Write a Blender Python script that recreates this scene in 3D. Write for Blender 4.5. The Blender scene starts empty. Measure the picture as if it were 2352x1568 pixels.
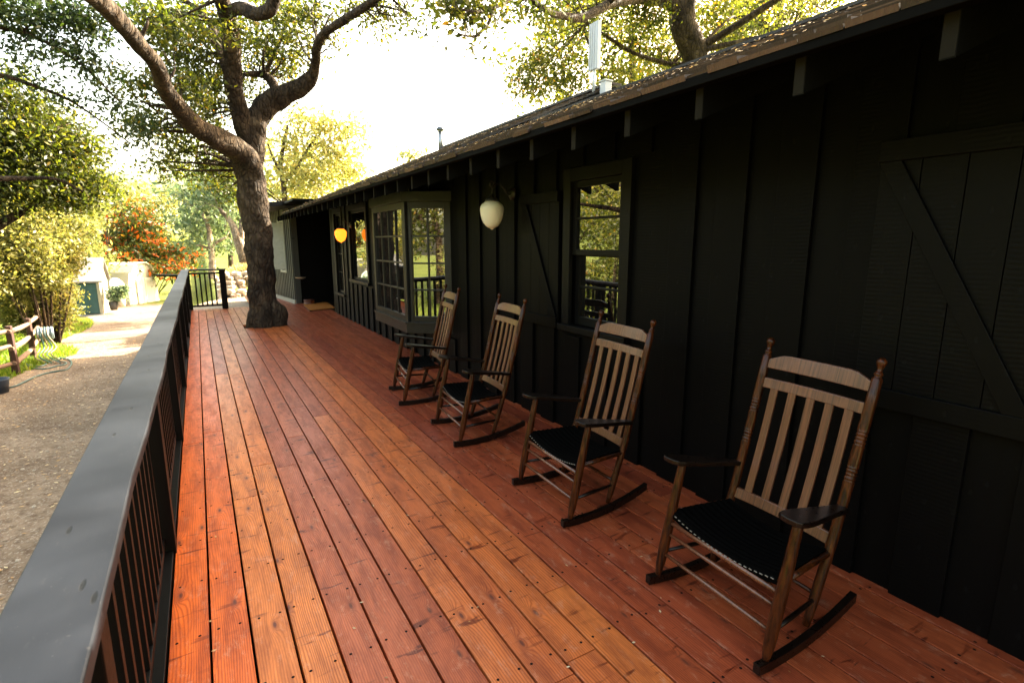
import bpy, bmesh, math, random
import numpy as np
from mathutils import Vector, Matrix
PI = math.pi
rnd = random.Random(7)
S = bpy.context.scene
COL = S.collection

# ------------------------------------------------------------------ camera measurements (pixels of a 2352 x 1568 frame)
F, CX, CY, H = 1213.0, 1176.0, 784.0, 1.58
PITCH = math.atan(229 / F); YAW = math.atan(726 / math.hypot(F, 229))
CAM = Vector((0, 0, H))
FWD = Vector((math.sin(YAW) * math.cos(PITCH), math.cos(YAW) * math.cos(PITCH), -math.sin(PITCH)))
RGT = Vector((math.cos(YAW), -math.sin(YAW), 0)); UPV = RGT.cross(FWD)
def ray(u, v): return RGT * (u - CX) + UPV * (CY - v) + FWD * F
def at(u, v, ax, val):
    d = ray(u, v); return CAM + d * ((val - CAM[ax]) / d[ax])
def depth(p): return (Vector(p) - CAM).dot(FWD)
def sm(x, a, b):
    t = min(1, max(0, (x - a) / (b - a))); return t * t * (3 - 2 * t)
def ground_z(x, y):
    base = -1.25 - 0.06 * min(11, max(0, y - 15))
    top = -0.17 - 0.9 * sm(y, 21, 27)
    xo = 1.1 * sm(y, 16, 20); z = base + (top - base) * sm(x, -1.5 + xo, -0.35 + xo) * sm(y, 13.2, 14.5)
    z += 5.0 * sm(y, 46, 90) + 1.0 * sm(x, -8, -26) * sm(y, -30, 10) + 2.2 * sm(y, 25, 45) * sm(x, -.5, 12)
    z += 1.15 * sm(x, 2.6, 6) * (1 - sm(y, 14, 20)) * .9
    return z + 0.03 * math.sin(x * 1.3 + y * .7) * math.sin(y * .9)
def hit(u, v):
    d = ray(u, v).normalized(); t = 1.0
    while t < 200:
        p = CAM + d * t
        if p.z < ground_z(p.x, p.y): return p
        t += 0.05
    return p

# ------------------------------------------------------------------ helpers
def tag(o, label=None, cat=None, group=None, kind=None):
    if label: o['label'] = label
    if cat: o['category'] = cat
    if group: o['group'] = group
    if kind: o['kind'] = kind
    return o
def thing(name, label, cat, loc=(0, 0, 0), rotz=0, group=None):
    o = bpy.data.objects.new(name, None); COL.objects.link(o)
    o.location = loc; o.rotation_euler = (0, 0, rotz); o.empty_display_size = .2
    return tag(o, label, cat, group)
def copy_tree(o, parent=None):
    c = o.copy(); COL.objects.link(c); c.parent = parent
    for ch in [k for k in COL.objects if k.parent == o]: copy_tree(ch, c)
    return c

class MB:
    def __init__(s): s.v = []; s.f = []; s.t = []; s.m = []; s.sm = []
    def face(s, idx, tone=0.5, mat=0, smooth=False):
        s.f.append(idx); s.t.append(tone); s.m.append(mat); s.sm.append(smooth)
    def hexa(s, P, tone=.5, mat=0):
        b = len(s.v); s.v += [tuple(p) for p in P]
        for q in ((0, 3, 2, 1), (4, 5, 6, 7), (0, 1, 5, 4), (1, 2, 6, 5), (2, 3, 7, 6), (3, 0, 4, 7)):
            s.face([b + i for i in q], tone, mat)
        return s
    def box(s, x0, x1, y0, y1, z0, z1, tone=.5, mat=0):
        return s.hexa([(x0, y0, z0), (x1, y0, z0), (x1, y1, z0), (x0, y1, z0), (x0, y0, z1), (x1, y0, z1), (x1, y1, z1), (x0, y1, z1)], tone, mat)
    def bar(s, a, b, w, h, up=(0, 0, 1), tone=.5, mat=0):
        a = Vector(a); b = Vector(b); d = (b - a).normalized(); up = Vector(up)
        sd = d.cross(up).normalized(); up = sd.cross(d)
        P = []
        for c in (a, b):
            P.append([c + sd * (i * w / 2) + up * (j * h / 2) for i, j in ((-1, -1), (1, -1), (1, 1), (-1, 1))])
        p, q = P
        return s.hexa([p[0], p[1], q[1], q[0], p[3], p[2], q[2], q[3]], tone, mat)
    def tube(s, path, rad, n=10, tone=.5, mat=0, cap=True, noise=None, smooth=True):
        path = [Vector(p) for p in path]; m = len(path)
        if not hasattr(rad, '__len__'): rad = [rad] * m
        ref = None; rings = []
        for i, p in enumerate(path):
            d = (path[min(i + 1, m - 1)] - path[max(i - 1, 0)]).normalized()
            if ref is None: ref = Vector((1, 0, 0)) if abs(d.x) < .8 else Vector((0, 1, 0))
            a = (ref - d * ref.dot(d)).normalized(); b = d.cross(a); ref = a
            base = len(s.v)
            for k in range(n):
                th = 2 * PI * k / n; r = rad[i]
                q = p + (a * math.cos(th) + b * math.sin(th)) * r
                if noise: q = p + (q - p) * (1 + noise(q))
                s.v.append(tuple(q))
            rings.append(base)
        for i in range(m - 1):
            A, B = rings[i], rings[i + 1]
            for k in range(n):
                k2 = (k + 1) % n; s.face([A + k, A + k2, B + k2, B + k], tone, mat, smooth)
        if cap:
            s.face([rings[0] + k for k in reversed(range(n))], tone, mat); s.face([rings[-1] + k for k in range(n)], tone, mat)
        return s
    def lathe(s, prof, org=(0, 0, 0), n=24, tone=.5, mat=0, axis=None):
        o = Vector(org); ax = Vector(axis).normalized() if axis is not None else Vector((0, 0, 1))
        a = ax.orthogonal().normalized(); b = ax.cross(a); rings = []
        for r, z in prof:
            base = len(s.v)
            for k in range(n):
                th = 2 * PI * k / n; s.v.append(tuple(o + ax * z + (a * math.cos(th) + b * math.sin(th)) * max(r, 1e-4)))
            rings.append(base)
        for i in range(len(rings) - 1):
            for k in range(n):
                k2 = (k + 1) % n; s.face([rings[i] + k, rings[i] + k2, rings[i + 1] + k2, rings[i + 1] + k], tone, mat, True)
        s.face([rings[0] + k for k in reversed(range(n))], tone, mat); s.face([rings[-1] + k for k in range(n)], tone, mat)
        return s
    def prism(s, poly, vec, tone=.5, mat=0):
        vec = Vector(vec); b = len(s.v); n = len(poly)
        s.v += [tuple(p) for p in poly] + [tuple(Vector(p) + vec) for p in poly]
        s.face([b + i for i in range(n)], tone, mat); s.face([b + n + i for i in reversed(range(n))], tone, mat)
        for i in range(n):
            j = (i + 1) % n; s.face([b + j, b + i, b + n + i, b + n + j], tone, mat)
        return s
    def build(s, name, mats, parent=None, bevel=0, seg=2):
        me = bpy.data.meshes.new(name); me.from_pydata(s.v, [], s.f); me.update()
        if not isinstance(mats, (list, tuple)): mats = [mats]
        for m in mats: me.materials.append(m)
        at_ = me.attributes.new('tone', 'FLOAT', 'FACE'); at_.data.foreach_set('value', s.t)
        me.polygons.foreach_set('material_index', s.m); me.polygons.foreach_set('use_smooth', s.sm)
        bm = bmesh.new(); bm.from_mesh(me); bmesh.ops.recalc_face_normals(bm, faces=bm.faces); bm.to_mesh(me); bm.free()
        o = bpy.data.objects.new(name, me); COL.objects.link(o); o.parent = parent
        if bevel:
            b = o.modifiers.new('bevel', 'BEVEL'); b.width = bevel; b.segments = seg; b.limit_method = 'ANGLE'; b.angle_limit = .7; b.harden_normals = False
        return o

def catmull(P, per=8):
    """P: list of tuples of any length; smooth interpolation through them"""
    P = [np.array(p, float) for p in P]; out = []
    P = [2 * P[0] - P[1]] + P + [2 * P[-1] - P[-2]]
    for i in range(1, len(P) - 2):
        a, b, c, d = P[i - 1:i + 3]
        for k in range(per):
            t = k / per
            out.append(.5 * ((2 * b) + (c - a) * t + (2 * a - 5 * b + 4 * c - d) * t * t + (3 * b - a - 3 * c + d) * t ** 3))
    out.append(P[-2]); return out

# ------------------------------------------------------------------ materials
def M(name):
    m = bpy.data.materials.new(name); m.use_nodes = True
    nt = m.node_tree; b = nt.nodes['Principled BSDF']; return m, nt, b
class N:
    def __init__(s, nt): s.nt = nt
    def new(s, t, **kw):
        n = s.nt.nodes.new(t)
        for k, v in kw.items():
            if k.startswith('i_'): n.inputs[k[2:].replace('_', ' ')].default_value = v
            else: setattr(n, k, v)
        return n
    def L(s, a, b): s.nt.links.new(a, b)
    def math(s, op, a, b=None, c=None, clamp=False):
        n = s.nt.nodes.new('ShaderNodeMath'); n.operation = op; n.use_clamp = clamp
        for i, x in enumerate((a, b, c)):
            if x is None: continue
            if isinstance(x, (int, float)): n.inputs[i].default_value = x
            else: s.L(x, n.inputs[i])
        return n.outputs[0]
    def mix(s, fac, a, b, mode='MIX'):
        n = s.nt.nodes.new('ShaderNodeMix'); n.data_type = 'RGBA'; n.blend_type = mode
        for i, x in ((0, fac), (6, a), (7, b)):
            if isinstance(x, (int, float)): n.inputs[i].default_value = x
            elif isinstance(x, tuple): n.inputs[i].default_value = (*x, 1)
            else: s.L(x, n.inputs[i])
        return n.outputs[2]
    def ramp(s, fac, stops):
        n = s.nt.nodes.new('ShaderNodeValToRGB'); e = n.color_ramp.elements
        while len(e) < len(stops): e.new(.5)
        for k, (p, c) in enumerate(stops):
            e[k].position = p; e[k].color = (*c, 1) if isinstance(c, tuple) else (c, c, c, 1)
        s.L(fac, n.inputs[0]); return n.outputs[0]
    def noise(s, vec, scale, detail=4, rough=.55, dist=0):
        n = s.new('ShaderNodeTexNoise'); n.inputs['Scale'].default_value = scale; n.inputs['Detail'].default_value = detail
        n.inputs['Roughness'].default_value = rough; n.inputs['Distortion'].default_value = dist
        if vec is not None: s.L(vec, n.inputs['Vector'])
        return n.outputs['Fac']
    def voro(s, vec, scale, feat='F1', dim='3D'):
        n = s.new('ShaderNodeTexVoronoi'); n.voronoi_dimensions = dim; n.feature = feat; n.inputs['Scale'].default_value = scale
        if vec is not None: s.L(vec, n.inputs['Vector'])
        return n
    def pos(s): return s.new('ShaderNodeNewGeometry').outputs['Position']
    def obj(s): return s.new('ShaderNodeTexCoord').outputs['Object']
    def tone(s):
        n = s.new('ShaderNodeAttribute'); n.attribute_name = 'tone'; return n.outputs['Fac']
    def scale(s, vec, sc, off=None):
        n = s.new('ShaderNodeMapping'); n.inputs['Scale'].default_value = sc; s.L(vec, n.inputs['Vector'])
        if off is not None: s.L(off, n.inputs['Location'])
        return n.outputs[0]
    def comb(s, x, y, z):
        n = s.new('ShaderNodeCombineXYZ')
        for i, q in enumerate((x, y, z)):
            if isinstance(q, (int, float)): n.inputs[i].default_value = q
            else: s.L(q, n.inputs[i])
        return n.outputs[0]
    def bump(s, h, bsdf, strength=.3, dist=.01):
        n = s.new('ShaderNodeBump'); n.inputs['Strength'].default_value = strength; n.inputs['Distance'].default_value = dist
        s.L(h, n.inputs['Height']); s.L(n.outputs[0], bsdf.inputs['Normal'])

def plain(name, col, rough=.5, metal=0, nscale=12, var=.25, bump=.1, spec=.5):
    m, nt, b = M(name); n = N(nt); p = n.obj()
    f = n.noise(p, nscale, 5)
    n.L(n.mix(f, tuple(c * (1 - var) for c in col), tuple(min(1, c * (1 + var)) for c in col)), b.inputs['Base Color'])
    n.L(n.math('MULTIPLY_ADD', n.noise(p, nscale * 3), .2, rough - .1), b.inputs['Roughness'])
    b.inputs['Metallic'].default_value = metal; b.inputs['Specular IOR Level'].default_value = spec
    if bump: n.bump(f, b, bump, .005)
    return m

def mat_deck():
    m, nt, b = M('deck_wood'); n = N(nt); p = n.pos(); t = n.tone()
    off = n.comb(n.math('MULTIPLY', t, 31.7), n.math('MULTIPLY', t, 57.3), 0)
    q = n.scale(p, (1, 1, 1), off)
    sep = n.new('ShaderNodeSeparateXYZ'); n.L(q, sep.inputs[0])
    # knots: sparse cells, stretched along the board
    kv = n.voro(n.scale(q, (7.5, 2.6, 0)), 1.0, dim='2D')
    kd = kv.outputs['Distance']; csep = n.new('ShaderNodeSeparateColor'); n.L(kv.outputs['Color'], csep.inputs[0])
    kon = n.math('GREATER_THAN', csep.outputs[0], .62)
    kinf = n.math('MULTIPLY', n.math('POWER', 2.718, n.math('MULTIPLY', kd, -9)), kon)
    low = n.noise(n.scale(q, (2.2, .35, 1)), 1.6, 3, .5)
    ph = n.math('ADD', n.math('MULTIPLY', sep.outputs[0], 620), n.math('ADD', n.math('MULTIPLY', low, 75), n.math('MULTIPLY', kinf, 42)))
    band = n.math('MULTIPLY_ADD', n.math('SINE', ph), .5, .5)
    fine = n.noise(n.scale(q, (160, 3.5, 1)), 1, 4, .6)
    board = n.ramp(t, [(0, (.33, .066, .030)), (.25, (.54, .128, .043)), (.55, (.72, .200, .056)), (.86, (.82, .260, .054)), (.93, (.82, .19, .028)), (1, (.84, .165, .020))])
    grainamt = n.noise(n.scale(q, (3, .5, 1)), 1, 2)
    c = n.mix(n.math('MULTIPLY', n.math('POWER', band, 2.2), n.math('MULTIPLY', grainamt, 1.35), clamp=True), board, n.mix(1, board, (.58, .40, .30), 'MULTIPLY'))
    c = n.mix(n.math('MULTIPLY', fine, .75), c, n.mix(1, c, (.62, .5, .45), 'MULTIPLY'))
    blot = n.ramp(n.noise(n.scale(q, (9, 1.6, 1)), 1.5, 8, .72, .3), [(.42, 0), (.62, 1)])
    cross = n.math('MULTIPLY', n.ramp(n.noise(n.scale(q, (5, 26, 1)), 1.0, 3, .5, .4), [(.60, 0), (.66, 1)]), n.ramp(n.noise(n.scale(q, (2, 1.4, 1)), 1.7, 2), [(.46, 0), (.56, 1)]))
    c = n.mix(n.math('MULTIPLY', cross, .85), c, n.mix(1, c, (.25, .14, .13), 'MULTIPLY'))
    c = n.mix(n.math('MULTIPLY', blot, .62), c, n.mix(1, c, (.34, .24, .28), 'MULTIPLY'))
    big = n.ramp(n.noise(n.scale(p, (.5, .35, 1)), 1.0, 3), [(.35, 0), (.7, 1)])
    c = n.mix(n.math('MULTIPLY', big, .35), c, n.mix(1, c, (1.15, 1.25, 1.3), 'MULTIPLY'))
    knot = n.math('MULTIPLY', n.ramp(kd, [(.03, 1), (.065, 0)]), kon)
    c = n.mix(knot, c, (.022, .009, .008))
    halo = n.math('MULTIPLY', n.ramp(kd, [(.04, 1), (.16, 0)]), kon)
    c = n.mix(n.math('MULTIPLY', halo, .6), c, (.20, .045, .02))
    scuff = n.ramp(n.noise(n.scale(q, (9, 4, 1)), 2.1, 8, .8, .3), [(.55, 0), (.68, 1)])
    c = n.mix(n.math('MULTIPLY', scuff, .36), c, (.68, .38, .24))
    n.L(c, b.inputs['Base Color'])
    n.L(n.math('MULTIPLY_ADD', blot, .10, n.math('MULTIPLY_ADD', fine, .16, .24)), b.inputs['Roughness'])
    b.inputs['Specular IOR Level'].default_value = .38
    n.bump(n.math('ADD', n.math('MULTIPLY', band, .35), n.math('ADD', fine, n.math('MULTIPLY', scuff, 1.2))), b, .22, .0022)
    return m

def mat_siding(name='black_siding', col=(.0017, .0016, .0016), rough=.5, spec=.09):
    m, nt, b = M(name); n = N(nt); p = n.pos(); t = n.tone()
    off = n.comb(0, n.math('MULTIPLY', t, 13.1), n.math('MULTIPLY', t, 29.3))
    q = n.scale(p, (1, 1, 1), off); sep = n.new('ShaderNodeSeparateXYZ'); n.L(q, sep.inputs[0])
    saw = n.math('MULTIPLY_ADD', n.math('SINE', n.math('ADD', n.math('MULTIPLY', sep.outputs[2], 330), n.math('MULTIPLY', n.noise(n.scale(q, (1, 3, .6)), 2), 9))), .5, .5)
    sawamt = n.ramp(n.noise(n.scale(q, (1, 5, .6)), 1.3, 3), [(.42, 0), (.62, 1)])
    grain = n.noise(n.scale(q, (40, 40, 1.5)), 1, 5, .6)
    kv = n.voro(n.comb(n.math('MULTIPLY', sep.outputs[1], 7.5), n.math('MULTIPLY', sep.outputs[2], 4.2), 0), 1.0, dim='2D'); knot = n.ramp(kv.outputs['Distance'], [(.035, 1), (.07, 0)])
    c = n.mix(grain, tuple(x * .7 for x in col), tuple(x * 1.35 for x in col))
    c = n.mix(n.math('MULTIPLY', t, .4), c, n.mix(1, c, (.7, .7, .72), 'MULTIPLY'))
    c = n.mix(n.math('MULTIPLY', knot, .7), c, (.004, .004, .004))
    n.L(c, b.inputs['Base Color'])
    n.L(n.math('MULTIPLY_ADD', grain, .25, rough - .1), b.inputs['Roughness'])
    b.inputs['Specular IOR Level'].default_value = spec
    h = n.math('ADD', n.math('MULTIPLY', n.math('MULTIPLY', saw, sawamt), .7), n.math('SUBTRACT', grain, n.math('MULTIPLY', knot, 1.5)))
    n.bump(h, b, .2, .003)
    return m

def mat_bark(name='oak_bark', a=(.030, .018, .010), c2=(.125, .088, .055)):
    m, nt, b = M(name); n = N(nt); p = n.pos()
    q = n.scale(p, (9, 9, 4)); v = n.voro(q, 1.6, 'DISTANCE_TO_EDGE').outputs['Distance']
    f = n.noise(q, .6, 7, .65, .4); lich = n.ramp(n.noise(p, 3.3, 6, .7), [(.56, 0), (.68, 1)])
    cr = n.ramp(n.math('MULTIPLY_ADD', f, .6, v), [(.15, 0), (.55, 1)])
    c = n.mix(cr, tuple(x * .3 for x in a), a); c = n.mix(f, c, n.mix(cr, a, c2))
    c = n.mix(n.math('MULTIPLY', lich, .5), c, tuple(x * 1.9 for x in c2))
    big = n.ramp(n.noise(p, 2.6, 5, .65, .5), [(.38, 0), (.6, 1)])
    c = n.mix(big, n.mix(1, c, (.34, .30, .27), 'MULTIPLY'), c)
    n.L(c, b.inputs['Base Color']); b.inputs['Roughness'].default_value = .85; b.inputs['Specular IOR Level'].default_value = .25
    n.bump(n.math('ADD', cr, n.math('MULTIPLY', f, .8)), b, 1.0, .035)
    return m

def mat_leaf(name, stops, trans=.45, tcol=(1.0, 1.0, .35)):
    m, nt, b = M(name); n = N(nt); t = n.tone()
    c = n.ramp(t, stops)
    n.L(c, b.inputs['Base Color']); b.inputs['Roughness'].default_value = .45; b.inputs['Specular IOR Level'].default_value = .4
    tr = n.new('ShaderNodeBsdfTranslucent'); n.L(n.mix(1, c, tuple(x * 1.5 for x in tcol), 'MULTIPLY'), tr.inputs['Color'])
    mx = n.new('ShaderNodeMixShader'); mx.inputs[0].default_value = trans
    n.L(b.outputs[0], mx.inputs[1]); n.L(tr.outputs[0], mx.inputs[2])
    n.L(mx.outputs[0], nt.nodes['Material Output'].inputs['Surface'])
    return m

def mat_ground(name, a, b2, c3, gs=1.0, pebble=True, rough=.9):
    m, nt, b = M(name); n = N(nt); p = n.pos()
    f = n.noise(p, .9 * gs, 6, .6); g = n.noise(p, 9 * gs, 6, .7); v = n.voro(p, 55 * gs)
    c = n.mix(n.ramp(f, [(.35, 0), (.65, 1)]), a, b2); c = n.mix(n.ramp(g, [(.45, 0), (.7, 1)]), c, c3)
    if pebble:
        sep = n.new('ShaderNodeSeparateColor'); n.L(v.outputs['Color'], sep.inputs[0])
        c = n.mix(n.math('MULTIPLY', n.math('GREATER_THAN', sep.outputs[0], .72), .38), c, n.ramp(sep.outputs[1], [(0, (.10, .08, .06)), (1, (.62, .55, .45))]))
    n.L(c, b.inputs['Base Color']); b.inputs['Roughness'].default_value = rough; b.inputs['Specular IOR Level'].default_value = .2
    n.bump(n.math('ADD', g, n.math('MULTIPLY', v.outputs['Distance'], -.7)), b, .7, .02)
    return m

def mat_shingle(name='wood_shingle', k=1):
    m, nt, b = M(name); n = N(nt); t = n.tone(); p = n.pos()
    f = n.noise(n.scale(p, (3, 40, 3)), 1, 5, .6)
    c = n.ramp(t, [(0, (.008 * k, .0040 * k, .0026 * k)), (.5, (.022 * k, .011 * k, .007 * k)), (.85, (.032 * k, .017 * k, .011 * k)), (1, (.065 * k, .038 * k, .026 * k))])
    c = n.mix(f, n.mix(1, c, (.5, .5, .5), 'MULTIPLY'), c)
    n.L(c, b.inputs['Base Color']); b.inputs['Roughness'].default_value = .5
    n.bump(f, b, .9, .01); return m

def mat_railpaint():
    m, nt, b = M('rail_paint'); n = N(nt); p = n.pos()
    f = n.noise(n.scale(p, (30, 2, 30)), 1, 5, .6); g = n.noise(p, 2.2, 5)
    kv = n.voro(n.scale(p, (9, 2.2, 1)), 1.0, dim='2D'); dent = n.ramp(kv.outputs['Distance'], [(.03, 1), (.05, 0)])
    speck = n.ramp(n.noise(p, 85, 2, .5), [(.73, 0), (.76, 1)])
    c = n.mix(g, (.007, .0085, .013), (.012, .0145, .020)); c = n.mix(n.math('MULTIPLY', f, .3), c, (.022, .024, .03))
    c = n.mix(dent, c, (.0015, .0015, .0015)); wear = n.ramp(n.noise(n.scale(p, (14, 5, 14)), 3, 7, .75), [(.60, 0), (.70, 1)]); c = n.mix(n.math('MULTIPLY', wear, .3), c, (.05, .05, .052)); c = n.mix(n.math('MULTIPLY', speck, .25), c, (.12, .115, .11))
    n.L(c, b.inputs['Base Color']); n.L(n.math('MULTIPLY_ADD', g, .2, .42), b.inputs['Roughness']); b.inputs['Specular IOR Level'].default_value = .32
    n.bump(n.math('SUBTRACT', f, n.math('MULTIPLY', dent, 2)), b, .25, .002); return m

def mat_chair():
    m, nt, b = M('stained_wood'); n = N(nt); p = n.obj()
    f = n.noise(n.scale(p, (60, 60, 5)), 1, 5, .65, .6)
    c = n.mix(n.ramp(f, [(.35, 0), (.7, 1)]), (.010, .003, .0012), (.10, .024, .005))
    n.L(c, b.inputs['Base Color']); n.L(n.math('MULTIPLY_ADD', f, .16, .24), b.inputs['Roughness'])
    b.inputs['Coat Weight'].default_value = .3; b.inputs['Coat Roughness'].default_value = .07; b.inputs['Specular IOR Level'].default_value = .12
    n.bump(f, b, .12, .001); return m
def mat_chair_slat():
    m, nt, b = M('slat_wood'); n = N(nt); p = n.obj()
    w = n.noise(n.scale(p, (8, 110, 2.5)), 1, 5, .6, .8); f = n.noise(p, 7, 4)
    c = n.mix(n.ramp(w, [(.35, 0), (.65, 1)]), (.060, .020, .009), (.19, .072, .034)); c = n.mix(n.math('MULTIPLY', f, .3), c, (.06, .025, .01))
    n.L(c, b.inputs['Base Color']); n.L(n.math('MULTIPLY_ADD', w, .18, .33), b.inputs['Roughness'])
    b.inputs['Coat Weight'].default_value = .9; b.inputs['Coat Roughness'].default_value = .2; b.inputs['Coat IOR'].default_value = 1.5; b.inputs['Coat Tint'].default_value = (1, .86, .76, 1)
    n.bump(w, b, .15, .001); return m

def mat_glass():
    m, nt, b = M('window_glass'); n = N(nt); p = n.pos()
    b.inputs['Base Color'].default_value = (.004, .004, .004, 1); b.inputs['Roughness'].default_value = .015
    b.inputs['IOR'].default_value = 3.0
    n.bump(n.noise(p, 3.0, 1), b, .05, .01); return m
def mat_globe(name, col, emit=0, ecol=(1, .20, .012, 1)):
    m, nt, b = M(name); n = N(nt); f = n.noise(n.obj(), 9, 3)
    n.L(n.mix(f, col, tuple(min(1, c * 1.08) for c in col)), b.inputs['Base Color']); b.inputs['Roughness'].default_value = .12
    b.inputs['Subsurface Weight'].default_value = .35; b.inputs['Subsurface Radius'].default_value = (.03, .03, .025); b.inputs['Subsurface Scale'].default_value = 1
    if emit:
        b.inputs['Emission Color'].default_value = ecol; b.inputs['Emission Strength'].default_value = emit
    return m

DECK = mat_deck(); SIDE = mat_siding(); TRIM = mat_siding('black_trim', (.0042, .0041, .0039), .42, .16)
BAYP = mat_siding('bay_paint', (.0095, .0095, .0088), .36, .38)  # paler copy of the trim: light on the bay put into the colour
SHADE = mat_siding('shutter_paint', (.0019, .0018, .0018), .45, .10)
BARK = mat_bark(); PALEBARK = mat_bark('pale_bark', (.30, .24, .18), (.5, .43, .34))
SHINGLE = mat_shingle(); RAIL = mat_railpaint(); WOOD = mat_chair(); SLAT = mat_chair_slat(); GLASS = mat_glass()
RAILDARK = plain('black_paint', (.0034, .0031, .0028), .45, nscale=25, spec=.12)
DSTAIN = plain('dark_stain', (.006, .0028, .0016), .3, nscale=20, spec=.35, bump=0)
SEAT = plain('woven_seat_black', (.0016, .0014, .0013), .8, nscale=60, spec=.02)
STITCH = plain('pale_stitch', (.22, .20, .17), .6)
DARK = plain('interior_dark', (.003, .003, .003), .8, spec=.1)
IRON = plain('wrought_iron', (.02, .018, .016), .4, nscale=30)
SCREW = plain('screw_hole', (.012, .007, .006), .7, spec=.1)
RAFTER = plain('rafter_paint', (.004, .004, .0034), .6, nscale=20, spec=.08)  # rafter sides: shade under the eave put into the colour
RAFTEND = plain('rafter_end_grain', (.013, .011, .007), .7, nscale=30, spec=.06)  # tail ends: lighter copy, sky light on them put into the colour
OPAL = mat_globe('opal_glass', (.90, .87, .72), 0); AMBER = mat_globe('amber_glass', (.6, .20, .03), .34)
COIR = plain('coir_mat', (.36, .13, .025), .95, nscale=120, var=.3, bump=.6, spec=.1)
RUBBER = plain('rubber_black', (.01, .01, .01), .7)
WHITEP = plain('white_metal', (.62, .63, .66), .4, nscale=4, var=.06, bump=0)
TEAL = plain('teal_paint', (.016, .058, .066), .55, nscale=6, var=.35)
PALE = plain('pale_panel', (.46, .44, .35), .7, nscale=2.5, var=.12)
SHEDP = plain('shed_panel', (.26, .245, .19), .7, nscale=2.5, var=.2)
GREYROOF = plain('grey_roofing', (.17, .165, .155), .7, nscale=4, var=.2)
FENCEW = plain('fence_rail_wood', (.17, .10, .065), .8, nscale=9, var=.4, bump=.5)
FENCEP = plain('fence_post_wood', (.05, .020, .012), .8, nscale=9, var=.4, bump=.5)
HOSE = plain('hose_green', (.05, .12, .115), .45); HOSE2 = plain('hose_tan', (.22, .165, .09), .5)
REEL = plain('reel_plastic', (.16, .22, .25), .4, bump=0); BIN = plain('blue_bin', (.03, .05, .09), .4)
STONE = None
def mat_stone():
    m, nt, b = M('field_stone'); n = N(nt); t = n.tone(); p = n.pos()
    c = n.ramp(t, [(0, (.34, .25, .18)), (.5, (.48, .40, .31)), (1, (.58, .53, .45))]); f = n.noise(p, 14, 6, .7)
    n.L(n.mix(f, n.mix(1, c, (.6, .55, .5), 'MULTIPLY'), c), b.inputs['Base Color']); b.inputs['Roughness'].default_value = .9
    n.bump(f, b, .6, .03); return m
STONE = mat_stone()
OAKLEAF = mat_leaf('oak_leaf', [(0, (.022, .032, .010)), (.35, (.055, .074, .014)), (.62, (.12, .125, .022)), (.86, (.22, .20, .04)), (1, (.32, .17, .035))], .55)
DARKLEAF = mat_leaf('dark_leaf', [(0, (.014, .030, .012)), (.6, (.04, .07, .018)), (1, (.11, .12, .03))], .35)
YELLEAF = mat_leaf('yellow_green_leaf', [(0, (.05, .065, .018)), (.4, (.15, .16, .045)), (.8, (.34, .31, .12)), (1, (.46, .40, .19))], .45, (1, .95, .45))
PALELEAF = mat_leaf('pale_leaf', [(0, (.10, .13, .05)), (.5, (.24, .25, .09)), (1, (.42, .36, .15))], .5, (1, .95, .5))
GREYLEAF = mat_leaf('grey_green_leaf', [(0, (.06, .10, .06)), (.5, (.14, .20, .12)), (1, (.26, .30, .18))], .4, (1, 1, .6))
BERRYLEAF = mat_leaf('flowering_leaf', [(0, (.03, .05, .012)), (.35, (.08, .11, .02)), (.60, (.17, .17, .03)), (.64, (.62, .12, .015)), (1, (.80, .17, .02))], .35, (1, .9, .4))
GRASS = mat_leaf('grass_blade', [(0, (.07, .12, .015)), (.6, (.15, .24, .02)), (1, (.32, .34, .05))], .4, (1, 1, .3))
LITTER = mat_leaf('dry_leaf', [(0, (.30, .17, .07)), (.5, (.55, .36, .16)), (1, (.68, .60, .40))], .2, (1, .9, .6))

# ------------------------------------------------------------------ ground, driveway, path
def grid(name, xs, ys, zf, mat, kind='structure', dz=0, xmap=None):
    mb = MB(); nx, ny = len(xs), len(ys)
    for y in ys:
        for i, x in enumerate(xs):
            X = xmap(x, y) if xmap else x
            mb.v.append((X, y, zf(X, y) + dz))
    for j in range(ny - 1):
        for i in range(nx - 1):
            a = j * nx + i; mb.face([a, a + 1, a + nx + 1, a + nx], .5, 0, True)
    o = mb.build(name, mat); o['kind'] = kind; return o
def space(segs):
    out = []
    for a, b, st in segs:
        k = max(1, round((b - a) / st)); out += [a + (b - a) * i / k for i in range(k)]
    return out + [segs[-1][1]]
MEADOW = mat_ground('meadow_soil', (.09, .13, .015), (.17, .21, .03), (.13, .12, .04), .6, False)
DIRT = mat_ground('gravel_dirt', (.15, .108, .072), (.30, .232, .165), (.10, .062, .038), 1.0)
SAND = mat_ground('path_dirt', (.36, .29, .21), (.45, .37, .27), (.26, .19, .12), 1.2)
grid('ground', space([(-90, -12, 6), (-12, -5, 1), (-5, 3, .22), (3, 14, .5), (14, 80, 6)]), space([(-60, -8, 4), (-8, 12, 1), (12, 16, .2), (16, 36, .5), (36, 60, 2), (60, 140, 8)]), ground_z, MEADOW)
def dl(y):
    pts = [(-30, -6.5), (0, -5.2), (10, -4.3), (14.7, -3.85), (16.2, -3.55), (18.0, -3.35), (19.5, -3.5), (22, -4.6), (25, -4.5), (28, -4.3), (31, -4.8), (38, -6)]
    for (a, xa), (b, xb) in zip(pts, pts[1:]):
        if y <= b: return xa + (xb - xa) * (y - a) / (b - a)
    return -6
def dmap(s, y):
    l = dl(y) + .18 * math.sin(y * 2.3) + .1 * math.sin(y * 7.1)
    r = -.55 if y < 14 else -.55 - .75 * sm(y, 14, 16) + 2.2 * sm(y, 18, 23) - 1.5 * sm(y, 26, 32)
    return l + (r - l) * s
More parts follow.
